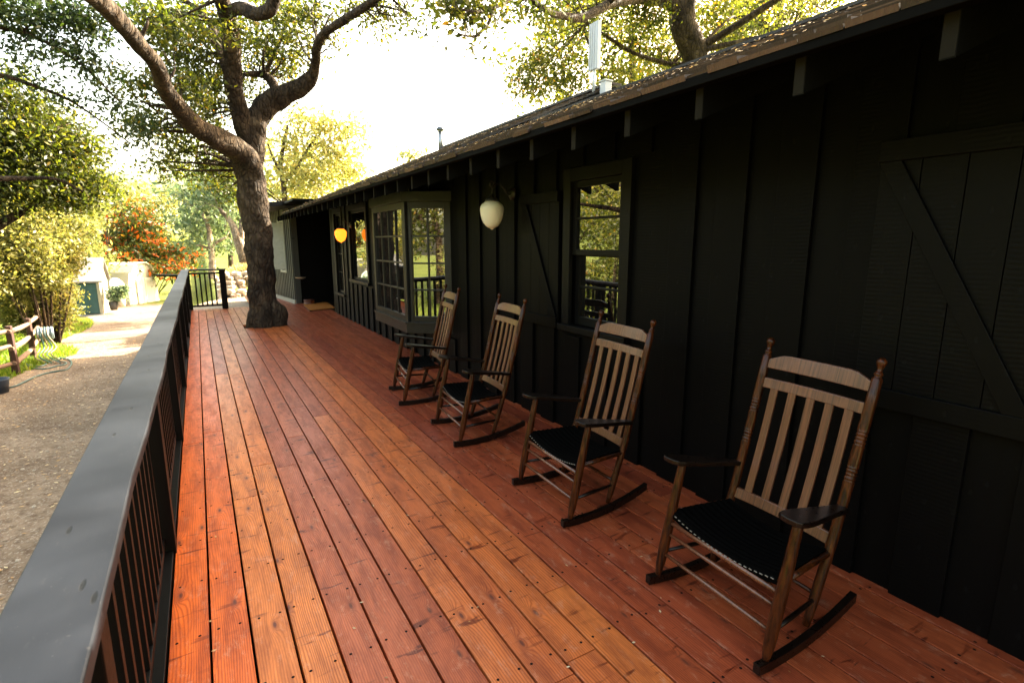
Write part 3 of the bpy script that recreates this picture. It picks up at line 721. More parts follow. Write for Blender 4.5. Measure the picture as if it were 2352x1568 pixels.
# ------------------------------------------------------------------ rocking chairs
def make_chair(lab):
    t = thing('rocking_chair', lab, 'rocking chair', (0, 0, 0), 0, 'rocking chairs lined up along the house wall')
    # local: x = 0 at the rocker tips, back towards +x
    def px_(z): return .36 + (z - .05) / (.42 - .05) * .115 if z < .42 else .475 + (z - .42) / .71 * .175
    def hb(z): return .243 + .004 * z
    for s in (1, -1):
        # rocker
        pts = []; n = 22
        for k in range(n + 1):
            x = k / n * .635; zb = .36 * (x - .17) ** 2; yy = s * (.296 - .034 * (x / .635)); pts.append((x, yy, zb))
        m_ = MB()
        for (a, b) in zip(pts, pts[1:]):
            hw = .0145
            P = [(a[0], a[1] - hw, a[2]), (b[0], b[1] - hw, b[2]), (b[0], b[1] + hw, b[2]), (a[0], a[1] + hw, a[2])]
            base = len(m_.v)
            m_.v += P + [(p[0], p[1], p[2] + .04) for p in P]
            for q in ((0, 3, 2, 1), (4, 5, 6, 7), (0, 1, 5, 4), (2, 3, 7, 6)): m_.face([base + i_ for i_ in q])
            if a is pts[0]: m_.face([base + i_ for i_ in (3, 0, 4, 7)])
            if b is pts[-1]: m_.face([base + i_ for i_ in (1, 2, 6, 5)])
        m_.build('rocker', DSTAIN, t, .002)
        # front leg
        fy = s * .29; A = Vector((.055, fy, .036)); B = Vector((.172, fy, .588))
        prof = [(0, .012), (.05, .016), (.12, .021), (.25, .0235), (.6, .0225), (.9, .019), (.97, .0175), (1, .014)]
        m_ = MB(); m_.tube([A.lerp(B, q) for q, r in prof], [r for q, r in prof], 16); m_.build('front_leg', WOOD, t)
        # rear post with turned rings and finial
        zs = [(.045, .013), (.09, .0165), (.16, .0195), (.34, .0195), (.42, .0195), (.60, .0195)]
        for zc in (.665, .811):
            zs += [(zc - .034, .0203), (zc - .0282, .0204), (zc - .028, .0205), (zc - .024, .0165), (zc - .018, .0205), (zc - .012, .0205), (zc - .008, .0165), (zc - .003, .0195), (zc + .003, .0195), (zc + .008, .0165), (zc + .012, .0205), (zc + .018, .0205), (zc + .024, .0165), (zc + .028, .0205), (zc + .0282, .0204), (zc + .036, .0203)]
        zs += [(.95, .0205), (1.045, .0195), (1.052, .016), (1.058, .012), (1.063, .0165), (1.068, .0165), (1.073, .012), (1.083, .0095), (1.092, .011), (1.103, .0165), (1.113, .0188), (1.122, .0165), (1.129, .010), (1.132, .002)]
        m_ = MB(); m_.tube([(px_(z), s * hb(z), z) for z, r in zs], [r for z, r in zs], 18); m_.build('rear_post', WOOD, t)
        # arm
        m_ = MB(); top = []
        prof = [(.085, .006), (.09, .03), (.105, .047), (.14, .054), (.20, .052), (.28, .044), (.36, .034), (.43, .028), (.50, .024)]
        out = [(x, w) for x, w in prof] + [(x, -w) for x, w in reversed(prof)]
        yc = lambda x: s * (.300 - .045 * (x - .08) / .42)
        zz = lambda x: .605 - .075 * (x - .085) / .415
        b0 = len(m_.v)
        for dz in (-.011, .011):
            for x, w in out: m_.v.append((x, yc(x) + w, zz(x) + dz))
        n = len(out); m_.face([b0 + i_ for i_ in range(n)]); m_.face([b0 + n + i_ for i_ in reversed(range(n))])
        for i_ in range(n): j = (i_ + 1) % n; m_.face([b0 + i_, b0 + j, b0 + n + j, b0 + n + i_])
        m_.build('arm', DSTAIN, t, .005, 3)
        # side stretchers
        for z in (.155,):
            xf = .055 + (z - .036) / .552 * .117
            MB().tube([(xf, fy, z), ((xf + px_(z)) / 2, s * .27, z + .002), (px_(z), s * .244, z)], [.0075, .0105, .0075], 10).build('side_stretcher', DSTAIN, t)
        MB().tube([(.126, s * .287, .345), (px_(.345), s * .246, .345)], .0125, 10).build('seat_rail', WOOD, t)
    for z in (.245, .150):
        xf = .055 + (z - .036) / .552 * .117
        MB().tube([(xf, -.285, z), (xf, 0, z), (xf, .285, z)], [.0075, .0100, .0075], 12).build('front_stretcher', SLAT, t)
    MB().tube([(px_(.175), -.24, .175), (px_(.175), .24, .175)], .009, 10).build('rear_stretcher', WOOD, t)
    MB().tube([(.111, -.285, .298), (.111, .285, .298)], .012, 12).build('front_seat_rail', SLAT, t)
    # woven seat, sagging, wrapped over the front rail
    m_ = MB(); nu, nv = 15, 34
    for j in range(nv + 1):
        q = j / nv
        for i_ in range(nu + 1):
            p = i_ / nu; hw = .282 - .042 * q
            x = .108 + q * (.440 - .108); y_ = (p * 2 - 1) * hw
            z = .362 - .045 * (1 - (2 * p - 1) ** 2) * (1 - .2 * abs(2 * q - 1)) + .0035 * math.sin(j * 1.9)
            if q < .05: z -= .022 * (1 - q / .05)
            m_.v.append((x, y_, z))
    nn = len(m_.v)
    for (x, y_, z) in list(m_.v): m_.v.append((x, y_, z - .012))
    for j in range(nv):
        for i_ in range(nu):
            a = j * (nu + 1) + i_; m_.face([a, a + 1, a + nu + 2, a + nu + 1], .5, 0, False); m_.face([nn + a, nn + a + nu + 1, nn + a + nu + 2, nn + a + 1], .5)
    for i_ in range(nu):
        m_.face([i_, nn + i_, nn + i_ + 1, i_ + 1]); a = nv * (nu + 1) + i_; m_.face([a, a + 1, nn + a + 1, nn + a])
    for j in range(nv):
        a = j * (nu + 1); m_.face([a, a + nu + 1, nn + a + nu + 1, nn + a]); a += nu; m_.face([a, nn + a, nn + a + nu + 1, a + nu + 1])
    st = m_.build('seat', SEAT, t)
    m_ = MB()
    for k in range(22):
        p = (k + .5) / 22; y_ = (p * 2 - 1) * .262; z = .362 - .045 * (1 - (2 * p - 1) ** 2) * .8 - .016
        m_.box(.1045, .1075, y_ - .006, y_ + .006, z - .0025, z + .001)
    m_.build('lacing', STITCH, st)
    # back: crest rail, top rail, five slats, lower rail
    def plate(poly, name, mat, th=.012, bev=.003):
        m_ = MB(); P = [(px_(z) - th / 2 + .018 * (1 - (y_ / .24) ** 2), y_, z) for y_, z in poly]
        m_.prism(P, (th, 0, 0)); return m_.build(name, mat, t, bev)
    def rail(z0_, top, name):
        m_ = MB(); n = 14; hw = .236
        for side in (0, 1):
            for i_ in range(n + 1):
                y_ = -hw + 2 * hw * i_ / n
                for z in (z0_, top(y_)):
                    m_.v.append((px_(z) - .007 + side * .014 + .016 * (1 - (y_ / .24) ** 2), y_, z))
        o_ = (n + 1) * 2
        for i_ in range(n):
            a = i_ * 2; m_.face([a, a + 1, a + 3, a + 2]); m_.face([o_ + a, o_ + a + 2, o_ + a + 3, o_ + a + 1])
            m_.face([a + 1, o_ + a + 1, o_ + a + 3, a + 3]); m_.face([a, a + 2, o_ + a + 2, o_ + a])
        m_.face([0, o_, o_ + 1, 1]); a = n * 2; m_.face([a, a + 1, o_ + a + 1, o_ + a])
        return m_.build(name, SLAT, t, .0025)
    rail(.994, lambda y_: 1.062 if abs(y_) < .16 else 1.062 - .030 * (abs(y_) - .16) / .076, 'crest_rail')
    rail(.903, lambda y_: .948, 'top_rail'); rail(.372, lambda y_: .418, 'lower_rail')
    for k in range(5):
        yc = (k - 2) * .0865; m_ = MB(); zl = [.414 + (.905 - .414) * i_ / 10 for i_ in range(11)]
        for z in zl:
            x = px_(z) + .016 * (1 - (yc / .24) ** 2) + .006 * math.sin((z - .414) / .49 * PI)
            m_.v += [(x - .005, yc - .0185, z), (x - .005, yc + .0185, z), (x + .005, yc + .0185, z), (x + .005, yc - .0185, z)]
        for i_ in range(10):
            for q in range(4): m_.face([i_ * 4 + q, i_ * 4 + (q + 1) % 4, i_ * 4 + 4 + (q + 1) % 4, i_ * 4 + 4 + q])
        m_.face([3, 2, 1, 0]); m_.face([40, 41, 42, 43]); m_.build('slat', SLAT, t, .002)
    return t
spots = [(1.652, 1.296, 3.6, 'nearest high back wooden rocking chair with a black seat, beside the barn style shutter'),
         (1.631, 2.494, 2.6, 'second nearest wooden rocking chair, its back in front of the wall window'),
         (1.606, 3.880, 4.6, 'wooden rocking chair below the narrow diagonal braced shutter, third from the camera'),
         (1.602, 5.128, 8.5, 'farthest wooden rocking chair standing in front of the bay window')]
proto = make_chair(spots[0][3])
for i_, (x, y, a, lab) in enumerate(spots):
    o = proto if i_ == 0 else copy_tree(proto)
    o.location = (x, y, .001); o.rotation_euler = (0, 0, -math.radians(a)); o['label'] = lab

# ------------------------------------------------------------------ mat and statue at the entry
mt = thing('door_mat', 'orange brown coir door mat with a black rubber edge in front of the dark entry', 'door mat', (0, 0, 0))
Q = [Vector((2.196, 14.196, 0)), Vector((2.122, 12.80, 0)), Vector((2.735, 13.02, 0)), Vector((2.81, 14.35, 0))]
MB().prism([(p.x, p.y, .012) for p in Q], (0, 0, .014)).build('mat_top', COIR, mt, .002)
c_ = sum(Q, Vector()) / 4; MB().prism([tuple(c_ + (p - c_) * 1.02 + Vector((0, 0, .001))) for p in Q], (0, 0, .0105)).build('mat_base', RUBBER, mt)
sx, sy = 2.36, 14.25
def skin_figure():
    me = bpy.data.meshes.new('body'); 
    V = [((0, 0, .42), .065), ((0, 0, .52), .075), ((0, 0, .62), .085), ((0, 0, .69), .045), ((0, 0, .73), .032), ((0, -.005, .79), .052), ((0, -.005, .84), .045),
         ((-.095, 0, .655), .034), ((-.15, -.05, .56), .026), ((-.10, -.15, .53), .022), ((-.07, -.18, .53), .022),
         ((.095, 0, .655), .034), ((.155, -.03, .55), .026), ((.19, -.08, .46), .022), ((.2, -.10, .42), .02),
         ((-.05, 0, .38), .052), ((-.06, -.01, .22), .036), ((-.06, .01, .05), .026), ((-.06, -.06, .025), .026),
         ((.05, 0, .38), .052), ((.06, -.01, .22), .036), ((.06, .01, .05), .026), ((.06, -.06, .025), .026)]
    Ed = [(0, 1), (1, 2), (2, 3), (3, 4), (4, 5), (5, 6), (2, 7), (7, 8), (8, 9), (9, 10), (2, 11), (11, 12), (12, 13), (13, 14), (0, 15), (15, 16), (16, 17), (17, 18), (0, 19), (19, 20), (20, 21), (21, 22)]
    me.from_pydata([v for v, r in V], Ed, []); me.skin_vertices.new() if not me.skin_vertices else None
    o = bpy.data.objects.new('body', me); COL.objects.link(o)
    md = o.modifiers.new('skin', 'SKIN')
    for i_, (v, r) in enumerate(V): me.skin_vertices[0].data[i_].radius = (r, r); me.skin_vertices[0].data[i_].use_root = (i_ == 0)
    sb = o.modifiers.new('sub', 'SUBSURF'); sb.levels = 2; sb.render_levels = 2
    return o
stt = thing('statue', 'small dark statue of a standing figure holding a shallow bowl in the entry', 'statue', (sx, sy, .12), math.radians(-35))
try:
    bo = skin_figure(); bo.parent = stt; bo.data.materials.append(plain('bronze', (.16, .10, .07), .3, .4))
except Exception as ex:
    print('skin failed', ex)
MB().lathe([(.0, 0), (.05, .002), (.10, .02), (.13, .045), (.125, .045), (.09, .025), (0, .01)], (-.09, -.2, .54), 20).build('bowl', plain('brass', (.5, .36, .22), .3, .7), stt)
MB().lathe([(.0, -.12), (.15, -.12), (.15, -.1), (.13, -.08), (.13, -.02), (.14, 0), (0, .0)], (0, 0, .0), 20).build('plinth', plain('plinth_brown', (.12, .035, .02), .5), stt)

# ------------------------------------------------------------------ things on the roof
vt = thing('roof_vent', 'tall white ribbed metal panel standing on a thin pole on the ridge', 'antenna panel', (0, 0, 0))
vx, vy = 5.3, 6.62
mb = MB(); mb.box(vx - .03, vx + .03, vy - .1, vy + .1, 4.06, 4.70)
for k in (-.07, -.02, .03, .075): mb.box(vx - .045, vx - .0305, vy + k - .012, vy + k + .012, 4.065, 4.695)
mb.build('panel', WHITEP, vt, .004)
MB().tube([(vx, vy, 3.75), (vx, vy, 4.1)], .022, 12).build('pole', WHITEP, vt)
bxv = thing('vent_box', 'small pale metal vent box next to the tall panel on the roof', 'roof vent', (0, 0, 0))
MB().box(5.3, 5.42, 6.36, 6.48, 2.7, 3.86).build('housing', WHITEP, bxv, .006)
MB().box(5.285, 5.435, 6.345, 6.495, 3.8605, 3.88).build('cap', WHITEP, bxv, .004)
cb = at(855, 408, 0, 5.0)
ch = thing('chimney_pipe', 'thin metal flue pipe with a cap on the far part of the roof', 'chimney', (0, 0, 0))
cx_, cy_ = 5.3, 12.4; 
MB().tube([(cx_, cy_, 3.7), (cx_, cy_, 4.18)], .06, 14).build('pipe', plain('flue_metal', (.4, .42, .45), .35, .8), ch)
MB().lathe([(.0, .0), (.1, 0), (.1, .03), (.06, .08), (.0, .09)], (cx_, cy_, 4.2), 16).build('cap', plain('flue_cap', (.15, .17, .2), .4, .6), ch)
# leaf litter and twigs on the shingles
V = []; T = []
for k in range(2300):
    y = rnd.uniform(-.5, 12.8); dd = (L1 if y < YS else L) * rnd.random() ** .8
    if rnd.random() > .25 + .5 * (math.sin(y * 2.1) * math.sin(dd * 3 + y) > -.2) + .2 * sm(y, 1.5, 5): continue
    p = (base + sl * dd + nr * .045) if y < YS else (base + Vector((1, 0, PITCH2)).normalized() * dd + nr * .045); flake(V, T, (p.x, y, p.z + rnd.random() * .01), rnd.uniform(.005, .017), nr, .4)
tag(fast('roof_litter', np.array([tuple(v) for v in V]), 4, T, LITTER, kind='stuff'), 'dry oak leaves and catkins scattered over the shingle roof', 'leaf litter')

# ------------------------------------------------------------------ foliage and trees
def leaves(name, clumps, mat, parent, size, seed, tone_bias=0, spray=26, srad=.16, flat=.6):
    """clumps: (centre, (rx, ry, rz), count of leaves). Leaves sit in small sprays inside each clump."""
    r = np.random.default_rng(seed); C_ = []; T_ = []
    for c, rad, n in clumps:
        ns = max(1, int(n / spray)); d = r.normal(0, 1, (ns, 3)); d /= np.linalg.norm(d, axis=1)[:, None]
        d *= (r.random(ns) ** .45)[:, None]; sc = np.array(c) + d * np.array(rad)
        tb = r.normal(0, .13, ns)
        idx = np.repeat(np.arange(ns), spray)
        off = r.normal(0, srad, (len(idx), 3)) * np.array([1, 1, flat]); C_.append(sc[idx] + off)
        T_.append(np.clip(.42 + tb[idx] + r.normal(0, .20, len(idx)) + tone_bias, 0, 1))
    P = np.concatenate(C_); T_ = np.concatenate(T_); n = len(P)
    a = r.normal(0, 1, (n, 3)); a /= np.linalg.norm(a, axis=1)[:, None]; b = np.cross(a, r.normal(0, 1, (n, 3))); b /= np.linalg.norm(b, axis=1)[:, None]
    s = (size * r.uniform(.55, 1.25, n))[:, None]
    V = np.stack([P - a * s, P + b * s * .42 + a * s * .1, P + a * s, P - b * s * .42 + a * s * .1], 1)
    return fast(name, V.reshape(-1, 3), 4, T_, mat, parent)
def pc(u, v, Y, ru, rv, n, rd=None):
    """a clump of leaves seen round pixel (u, v), standing at world depth Y"""
    c = at(u, v, 1, Y); k = depth(c) / F
    return (tuple(c), (ru * k, (rd if rd else (ru + rv) / 2 * k), rv * k), n)
def limb(pts, per=7):
    """pts: (u, v, Y, width in px) -> world path with radii"""
    W_ = []
    for u, v, Y, w in pts:
        p = at(u, v, 1, Y); W_.append((p.x, p.y, p.z, w / 2 * depth(p) / F))
    return catmull(W_, per)
def lump(amp, fr):
    def f(q): return amp * (math.sin(q.x * fr * 1.7 + q.z * fr) * math.sin(q.y * fr * 1.3 + q.z * fr * .6 + 1) + .5 * math.sin(q.z * fr * 2.9 + q.x * fr * 3.1) + .3 * math.sin(q.z * fr * 6.3 + q.y * fr * 5.1))
    return f
def tree(name, lab, cat, limbs, clumps, leafmat, bark=BARK, size=.05, seed=1, group=None, twigs=2, bias=0, loose=None, spray=26, srad=.16, amp=.05, nside=18, trunkname='trunk'):
    t = thing(name, lab, cat, (0, 0, 0), 0, group)
    rr = random.Random(seed); mb = MB(); nodes = []
    for lb in limbs:
        mb.tube([p[:3] for p in lb], [max(.006, p[3]) for p in lb], nside, noise=lump(amp, 5)); nodes += [p for p in lb[len(lb) // 4:]]
    if loose: nodes += loose
    if nodes:
        for c, rad, n in clumps:
            for k in range(twigs):
                e = Vector(c) + Vector((rr.uniform(-1, 1) * rad[0], rr.uniform(-1, 1) * rad[1], rr.uniform(-.6, .8) * rad[2]))
                nb_ = min(nodes, key=lambda p: (Vector(p[:3]) - e).length); s_ = Vector(nb_[:3]); ln = (e - s_).length
                if ln > 6: continue
                mid = s_.lerp(e, .5) + Vector((rr.gauss(0, .12), rr.gauss(0, .12), rr.gauss(.04, .1))) * ln
                r0 = min(nb_[3] * .5, .012 + .012 * ln)
                pth = catmull([(*s_, r0), (*mid, r0 * .6), (*e, .004)], 5); mb.tube([p[:3] for p in pth], [p[3] for p in pth], 6)
                for q in range(2):
                    st_ = Vector(pth[5 + q * 2][:3]); e2 = st_ + Vector((rr.gauss(0, .5), rr.gauss(0, .5), rr.gauss(0, .35))) * min(1, ln * .5)
                    mb.tube([st_, st_.lerp(e2, .5) + Vector((0, 0, rr.gauss(0, .05))), e2], [r0 * .4, r0 * .3, .003], 5)
    mb.build(trunkname, bark, t)
    leaves('crown', clumps, leafmat, t, size, seed, bias, spray, srad)
    return t
# --- the oak growing through the deck
TL = [limb([(605, 800, 11.1, 76), (604, 755, 11.1, 70), (603, 715, 11.1, 62), (602, 680, 11.1, 60), (599, 600, 11.1, 60), (592, 525, 11.1, 60), (580, 450, 11.1, 62), (574, 400, 11.1, 58), (570, 365, 11.05, 54)], 8),
      limb([(574, 405, 11.1, 58), (566, 370, 11.0, 62), (541, 343, 10.8, 52), (508, 322, 10.5, 48), (460, 299, 10.1, 46), (416, 255, 9.6, 39), (380, 206, 9.1, 37), (358, 150, 8.5, 33), (325, 110, 8.0, 36), (291, 70, 7.5, 38), (257, 27, 7.0, 41), (215, -8, 6.6, 43), (150, -50, 6.1, 50)]),
      limb([(572, 340, 11.1, 40), (560, 300, 11.0, 40), (548, 250, 10.8, 38), (537, 190, 10.6, 38), (535, 135, 10.4, 38), (528, 68, 10.1, 38), (521, 27, 9.9, 36), (508, -10, 9.6, 34), (500, -60, 9.3, 30)]),
      limb([(580, 385, 11.1, 46), (580, 340, 11.1, 50), (586, 290, 11.05, 52), (610, 245, 11.0, 50), (645, 222, 10.9, 46), (688, 202, 10.7, 40), (718, 175, 10.5, 26), (725, 140, 10.2, 21), (727, 112, 9.9, 20), (745, 78, 9.5, 19), (795, 44, 9.0, 19), (850, 8, 8.4, 17), (900, -30, 7.9, 15)]),
      limb([(636, 222, 10.9, 24), (627, 195, 11.1, 22), (609, 174, 11.2, 18), (585, 170, 11.2, 14), (560, 172, 11.1, 9)]),
      limb([(520, 165, 10.5, 17), (508, 125, 10.8, 18), (500, 92, 11.0, 17), (482, 55, 11.2, 15), (450, 22, 11.4, 14), (416, -5, 11.5, 12)]),
      limb([(522, 30, 9.9, 26), (553, 20, 9.5, 28), (589, 33, 9.2, 30), (617, 25, 9.0, 28), (630, 0, 8.9, 26), (640, -40, 8.7, 24)]),
      limb([(628, 775, 10.95, 40), (636, 742, 10.92, 44), (634, 712, 10.95, 34), (622, 688, 11.0, 18)], 6), limb([(640, 760, 10.95, 16), (650, 730, 10.95, 22), (648, 712, 10.95, 20), (636, 698, 11, 10)], 6),
      limb([(655, 745, 11.0, 8), (652, 722, 11.0, 16), (642, 706, 11.0, 12)], 6), limb([(568, 758, 11.0, 12), (580, 738, 11.0, 26), (590, 700, 11.05, 24), (596, 660, 11.1, 16)], 6), limb([(612, 772, 10.8, 30), (612, 742, 10.84, 34), (610, 712, 10.9, 28), (606, 680, 11, 14)], 6),
      limb([(318, 95, 8.0, 12), (336, 60, 7.9, 8), (340, 42, 7.9, 5)]), limb([(372, 190, 9.0, 14), (392, 176, 9.0, 8), (402, 160, 9.0, 4)]), limb([(742, 82, 9.5, 8), (752, 88, 9.5, 5), (756, 78, 9.5, 3)])]
CL = []
for (u, v, Y, ru, rv, n) in [(470, 55, 11.5, 60, 50, 2600), (400, 60, 10.5, 60, 55, 3000), (440, 150, 10.8, 60, 60, 3200), (485, 220, 11.2, 45, 60, 2400), (470, 290, 11.6, 55, 45, 1900), (350, 60, 9.5, 40, 45, 1500), (430, 210, 9.8, 45, 45, 1500),
                             (590, 100, 11.2, 50, 60, 2100), (625, 150, 11.5, 45, 40, 1500), (660, 60, 10.8, 55, 55, 2300), (570, 200, 11.6, 25, 45, 900), (690, 130, 10.8, 35, 40, 1000), (730, 30, 10.2, 40, 35, 1100), (760, 90, 10.2, 30, 25, 420),
                             (830, 25, 9.2, 45, 25, 600), (900, 30, 8.6, 45, 25, 650), (960, 50, 8.2, 35, 22, 330), (880, 70, 8.8, 25, 25, 260), (345, 270, 11.0, 50, 40, 1300), (420, 330, 11.8, 60, 40, 1900), (500, 380, 12.0, 45, 40, 1700), (540, 430, 12.4, 25, 50, 1200),
                             (455, 400, 12.5, 60, 35, 1500), (380, 380, 12.0, 50, 25, 700), (300, 190, 10.0, 40, 35, 900), (330, 300, 10.5, 60, 30, 900), (520, 60, 9.8, 40, 40, 700), (640, 230, 11.2, 25, 20, 300), (640, 20, 12, 80, 40, 1800), (520, 130, 12, 60, 60, 1700)]:
    CL.append(pc(u, v, Y, ru, rv, n))
CL = [(c, r_, n * .52) for c, r_, n in CL]
# canopy overhead and beyond the frame
for (x, y, z, r, n) in [(.8, 11.5, 8.8, 1.6, 2600), (2, 10.5, 8.8, 1.6, 2600), (1.8, 13.5, 8.4, 1.6, 2000), (-1.5, 12.5, 8.8, 1.7, 2200), (-3.2, 10.8, 7.6, 1.3, 1800), (3.5, 8.3, 8.2, 1.5, 2000)]:
    CL.append(((x, y, z), (r, r, r * .45), n))
tree('oak_tree', 'tall forked oak growing up through a hole in the red deck, gnarled brown trunk', 'tree', TL, CL, OAKLEAF, size=.046, seed=3, twigs=4, amp=.09, nside=28, bias=-.03)
# --- big oak behind the house, upper right
Yr = 8.6
T2 = [limb([(1612, 220, Yr, 64), (1600, 140, Yr, 58), (1586, 100, Yr, 58), (1570, 60, Yr, 56), (1566, 25, Yr, 58), (1572, -10, Yr, 56), (1580, -70, Yr, 50)]),
      limb([(1570, 22, Yr, 40), (1545, 10, Yr, 34), (1500, -4, Yr, 28), (1460, -4, Yr - .4, 26), (1430, 2, Yr - .7, 22), (1395, 12, Yr - 1, 20), (1365, 28, Yr - 1.2, 19), (1335, 42, Yr - 1.4, 19), (1300, 38, Yr - 1.6, 16), (1268, 32, Yr - 1.8, 14), (1240, 15, Yr - 2, 12), (1215, -5, Yr - 2.2, 10)]),
      limb([(1600, 130, Yr, 16), (1560, 150, Yr + .5, 12), (1500, 138, Yr + .6, 10), (1450, 120, Yr + .6, 9), (1395, 85, Yr + .6, 8), (1350, 55, Yr + .5, 6)]),
      limb([(1215, -5, Yr - 2.2, 12), (1180, -12, Yr - 2.6, 12), (1165, 5, Yr - 2.8, 10), (1135, 18, Yr - 3, 9), (1120, 22, Yr - 3, 9), (1090, 28, Yr - 3.2, 6), (1050, 20, Yr - 3.3, 4)]),
      limb([(1128, 20, Yr - 3, 9), (1124, 50, Yr - 3, 8), (1108, 70, Yr - 3.1, 7), (1090, 84, Yr - 3.1, 6), (1060, 80, Yr - 3.2, 4), (1040, 69, Yr - 3.2, 2)])]
C2 = []
for (u, v, dY, ru, rv, n) in [(1250, 130, 1, 60, 40, 1500), (1215, 200, 1, 45, 35, 1300), (1300, 190, 1, 50, 40, 1500), (1330, 120, 1, 40, 40, 900), (1400, 170, 1, 60, 45, 1600), (1440, 80, 1, 60, 50, 1900), (1480, 30, 0, 60, 35, 1600), (1500, 120, 1, 55, 50, 1700),
                              (1540, 60, 1, 40, 50, 1100), (1270, 55, 0, 45, 25, 500), (1390, 40, .5, 45, 35, 900), (1450, 0, 0, 60, 25, 1100), (1640, 60, 1, 45, 50, 1600), (1660, 10, .5, 50, 35, 1500), (1560, 170, 1.5, 50, 30, 1100), (1190, 150, 1, 25, 35, 350),
                              (1060, 15, -3, 45, 18, 550), (1120, 10, -3, 35, 16, 450), (1010, 5, -3, 25, 12, 220), (1180, 30, -2, 25, 15, 160), (1230, 30, -2, 30, 14, 240), (1080, 60, -3.2, 20, 15, 90), (1110, 125, -2.5, 18, 18, 60), (1380, -20, 0, 90, 25, 1500), (1300, -10, -1, 70, 16, 700)]:
    C2.append(pc(u, v, Yr + dY, ru, rv, n))
C2 = [(c, r_, n * .7) for c, r_, n in C2]
for (x, y, z, r, n) in [(7, 6, 7.8, 1.8, 3000), (8.5, 9, 8.6, 2, 3500), (10, 6.5, 8.2, 2, 3500), (9.5, 3.5, 7.8, 2, 3500), (7.5, 3.5, 7.6, 1.7, 2500), (9, 11.5, 8, 2, 3000), (11, 9, 7, 2, 3000), (11, 5, 6.5, 2, 3000)]:
    C2.append(((x, y, z), (r, r, r * .6), n))
tree('oak_tree', 'large oak with a long bare limb reaching left above the ridge of the house', 'tree', T2, C2, OAKLEAF, size=.047, seed=5, twigs=3, bias=.04)
# --- bright trees to the right behind the roof
T3 = [limb([(1760, 180, 11, 26), (1765, 100, 11, 24), (1745, 50, 11, 20), (1700, 40, 11, 16), (1670, 20, 11, 10)]), limb([(1765, 110, 11, 18), (1790, 50, 11, 16), (1785, 0, 11, 14), (1800, -60, 11, 12)])]
C3 = [pc(u, v, Y, ru, rv, n) for (u, v, Y, ru, rv, n) in [(1700, 80, 11, 50, 40, 1900), (1760, 40, 11, 50, 45, 2200), (1830, 20, 11, 55, 40, 2100), (1720, 10, 11.5, 60, 30, 1700), (1900, 0, 11.5, 60, 30, 1900), (1800, 80, 11.5, 50, 25, 1400), (1650, 110, 12, 50, 35, 1500), (1960, -40, 11, 70, 40, 2500), (1800, -60, 11, 90, 50, 3000), (1860, 55, 11.5, 45, 20, 900)]]
tree('oak_tree', 'sunlit yellow green oak filling the gap above the roof at the upper right', 'tree', T3, C3, YELLEAF, size=.055, seed=8, bias=-.1)
# --- small tree tuft over the ridge and the pale tree behind the roof end
T4 = [limb([(655, 500, 30, 14), (652, 430, 30, 12), (645, 390, 30, 10), (650, 340, 30, 8), (660, 290, 30, 5)]), limb([(650, 400, 30, 9), (630, 370, 30, 6), (615, 330, 30, 4)]), limb([(652, 420, 30, 8), (690, 370, 30, 6), (720, 320, 30, 5)])]
C4 = [pc(u, v, 30, ru, rv, n * .5) for (u, v, ru, rv, n) in [(700, 280, 50, 30, 1000), (760, 290, 50, 35, 1100), (810, 300, 30, 40, 800), (650, 320, 40, 35, 700), (720, 340, 60, 35, 1300), (790, 360, 50, 40, 1300), (740, 400, 60, 35, 1300), (680, 400, 40, 40, 900), (820, 400, 30, 30, 500), (640, 390, 25, 40, 450), (700, 450, 60, 25, 900)]]
tree('pale_tree', 'tall pale yellow leaved tree standing beyond the far end of the roof', 'tree', T4, C4, PALELEAF, size=.14, seed=11, spray=9, srad=.34, bias=.2)
C5 = [pc(940, 356, 22, 22, 12, 260), pc(975, 350, 22, 12, 8, 60)]
tree('small_tree', 'small leafy treetop just showing over the middle of the roof ridge', 'tree', [limb([(945, 480, 22, 8), (942, 400, 22, 7), (940, 365, 22, 4)])], C5, PALELEAF, size=.09, seed=12, spray=12, srad=.2)
# --- overhanging tree top left: trunk outside the frame
T6 = [limb([(-420, 700, 8.5, 90), (-400, 400, 8.5, 80), (-330, 150, 8.5, 70), (-250, 0, 8.5, 60), (-180, -120, 8.5, 45)], 6),
      limb([(-330, 150, 8.5, 50), (-200, 140, 8.5, 30), (-80, 50, 8.6, 20), (0, 62, 8.7, 13), (60, 78, 8.8, 10), (130, 110, 9, 7), (200, 160, 9.2, 5), (280, 240, 9.4, 3)], 6),
      limb([(-380, 330, 8.5, 40), (-200, 250, 8.8, 24), (-60, 170, 9, 14), (20, 178, 9, 10), (80, 198, 9.2, 8), (150, 225, 9.4, 6), (220, 270, 9.6, 4), (300, 330, 9.8, 3)], 6),
      limb([(-390, 450, 8.5, 40), (-200, 420, 9, 24), (-60, 412, 9.4, 14), (60, 410, 9.8, 10), (130, 412, 10, 7), (190, 440, 10.2, 5)], 6)]
C6 = [pc(u, v, Y, ru, rv, n) for (u, v, Y, ru, rv, n) in [(30, 40, 8.7, 60, 35, 1500), (120, 30, 8.8, 70, 35, 2100), (200, 60, 9, 55, 45, 1900), (60, 110, 8.9, 60, 30, 900), (160, 120, 9.1, 50, 35, 1100), (230, 170, 9.3, 45, 40, 900), (60, 180, 9.1, 70, 25, 600), (150, 225, 9.4, 60, 22, 500), (260, 250, 9.6, 45, 28, 600), (310, 330, 9.8, 40, 20, 350), (0, 0, 8.7, 60, 40, 1500), (240, 10, 8.8, 50, 30, 900), (340, 290, 9.8, 35, 18, 260)]]
C6 = [(c, r_, n * .5) for c, r_, n in C6]
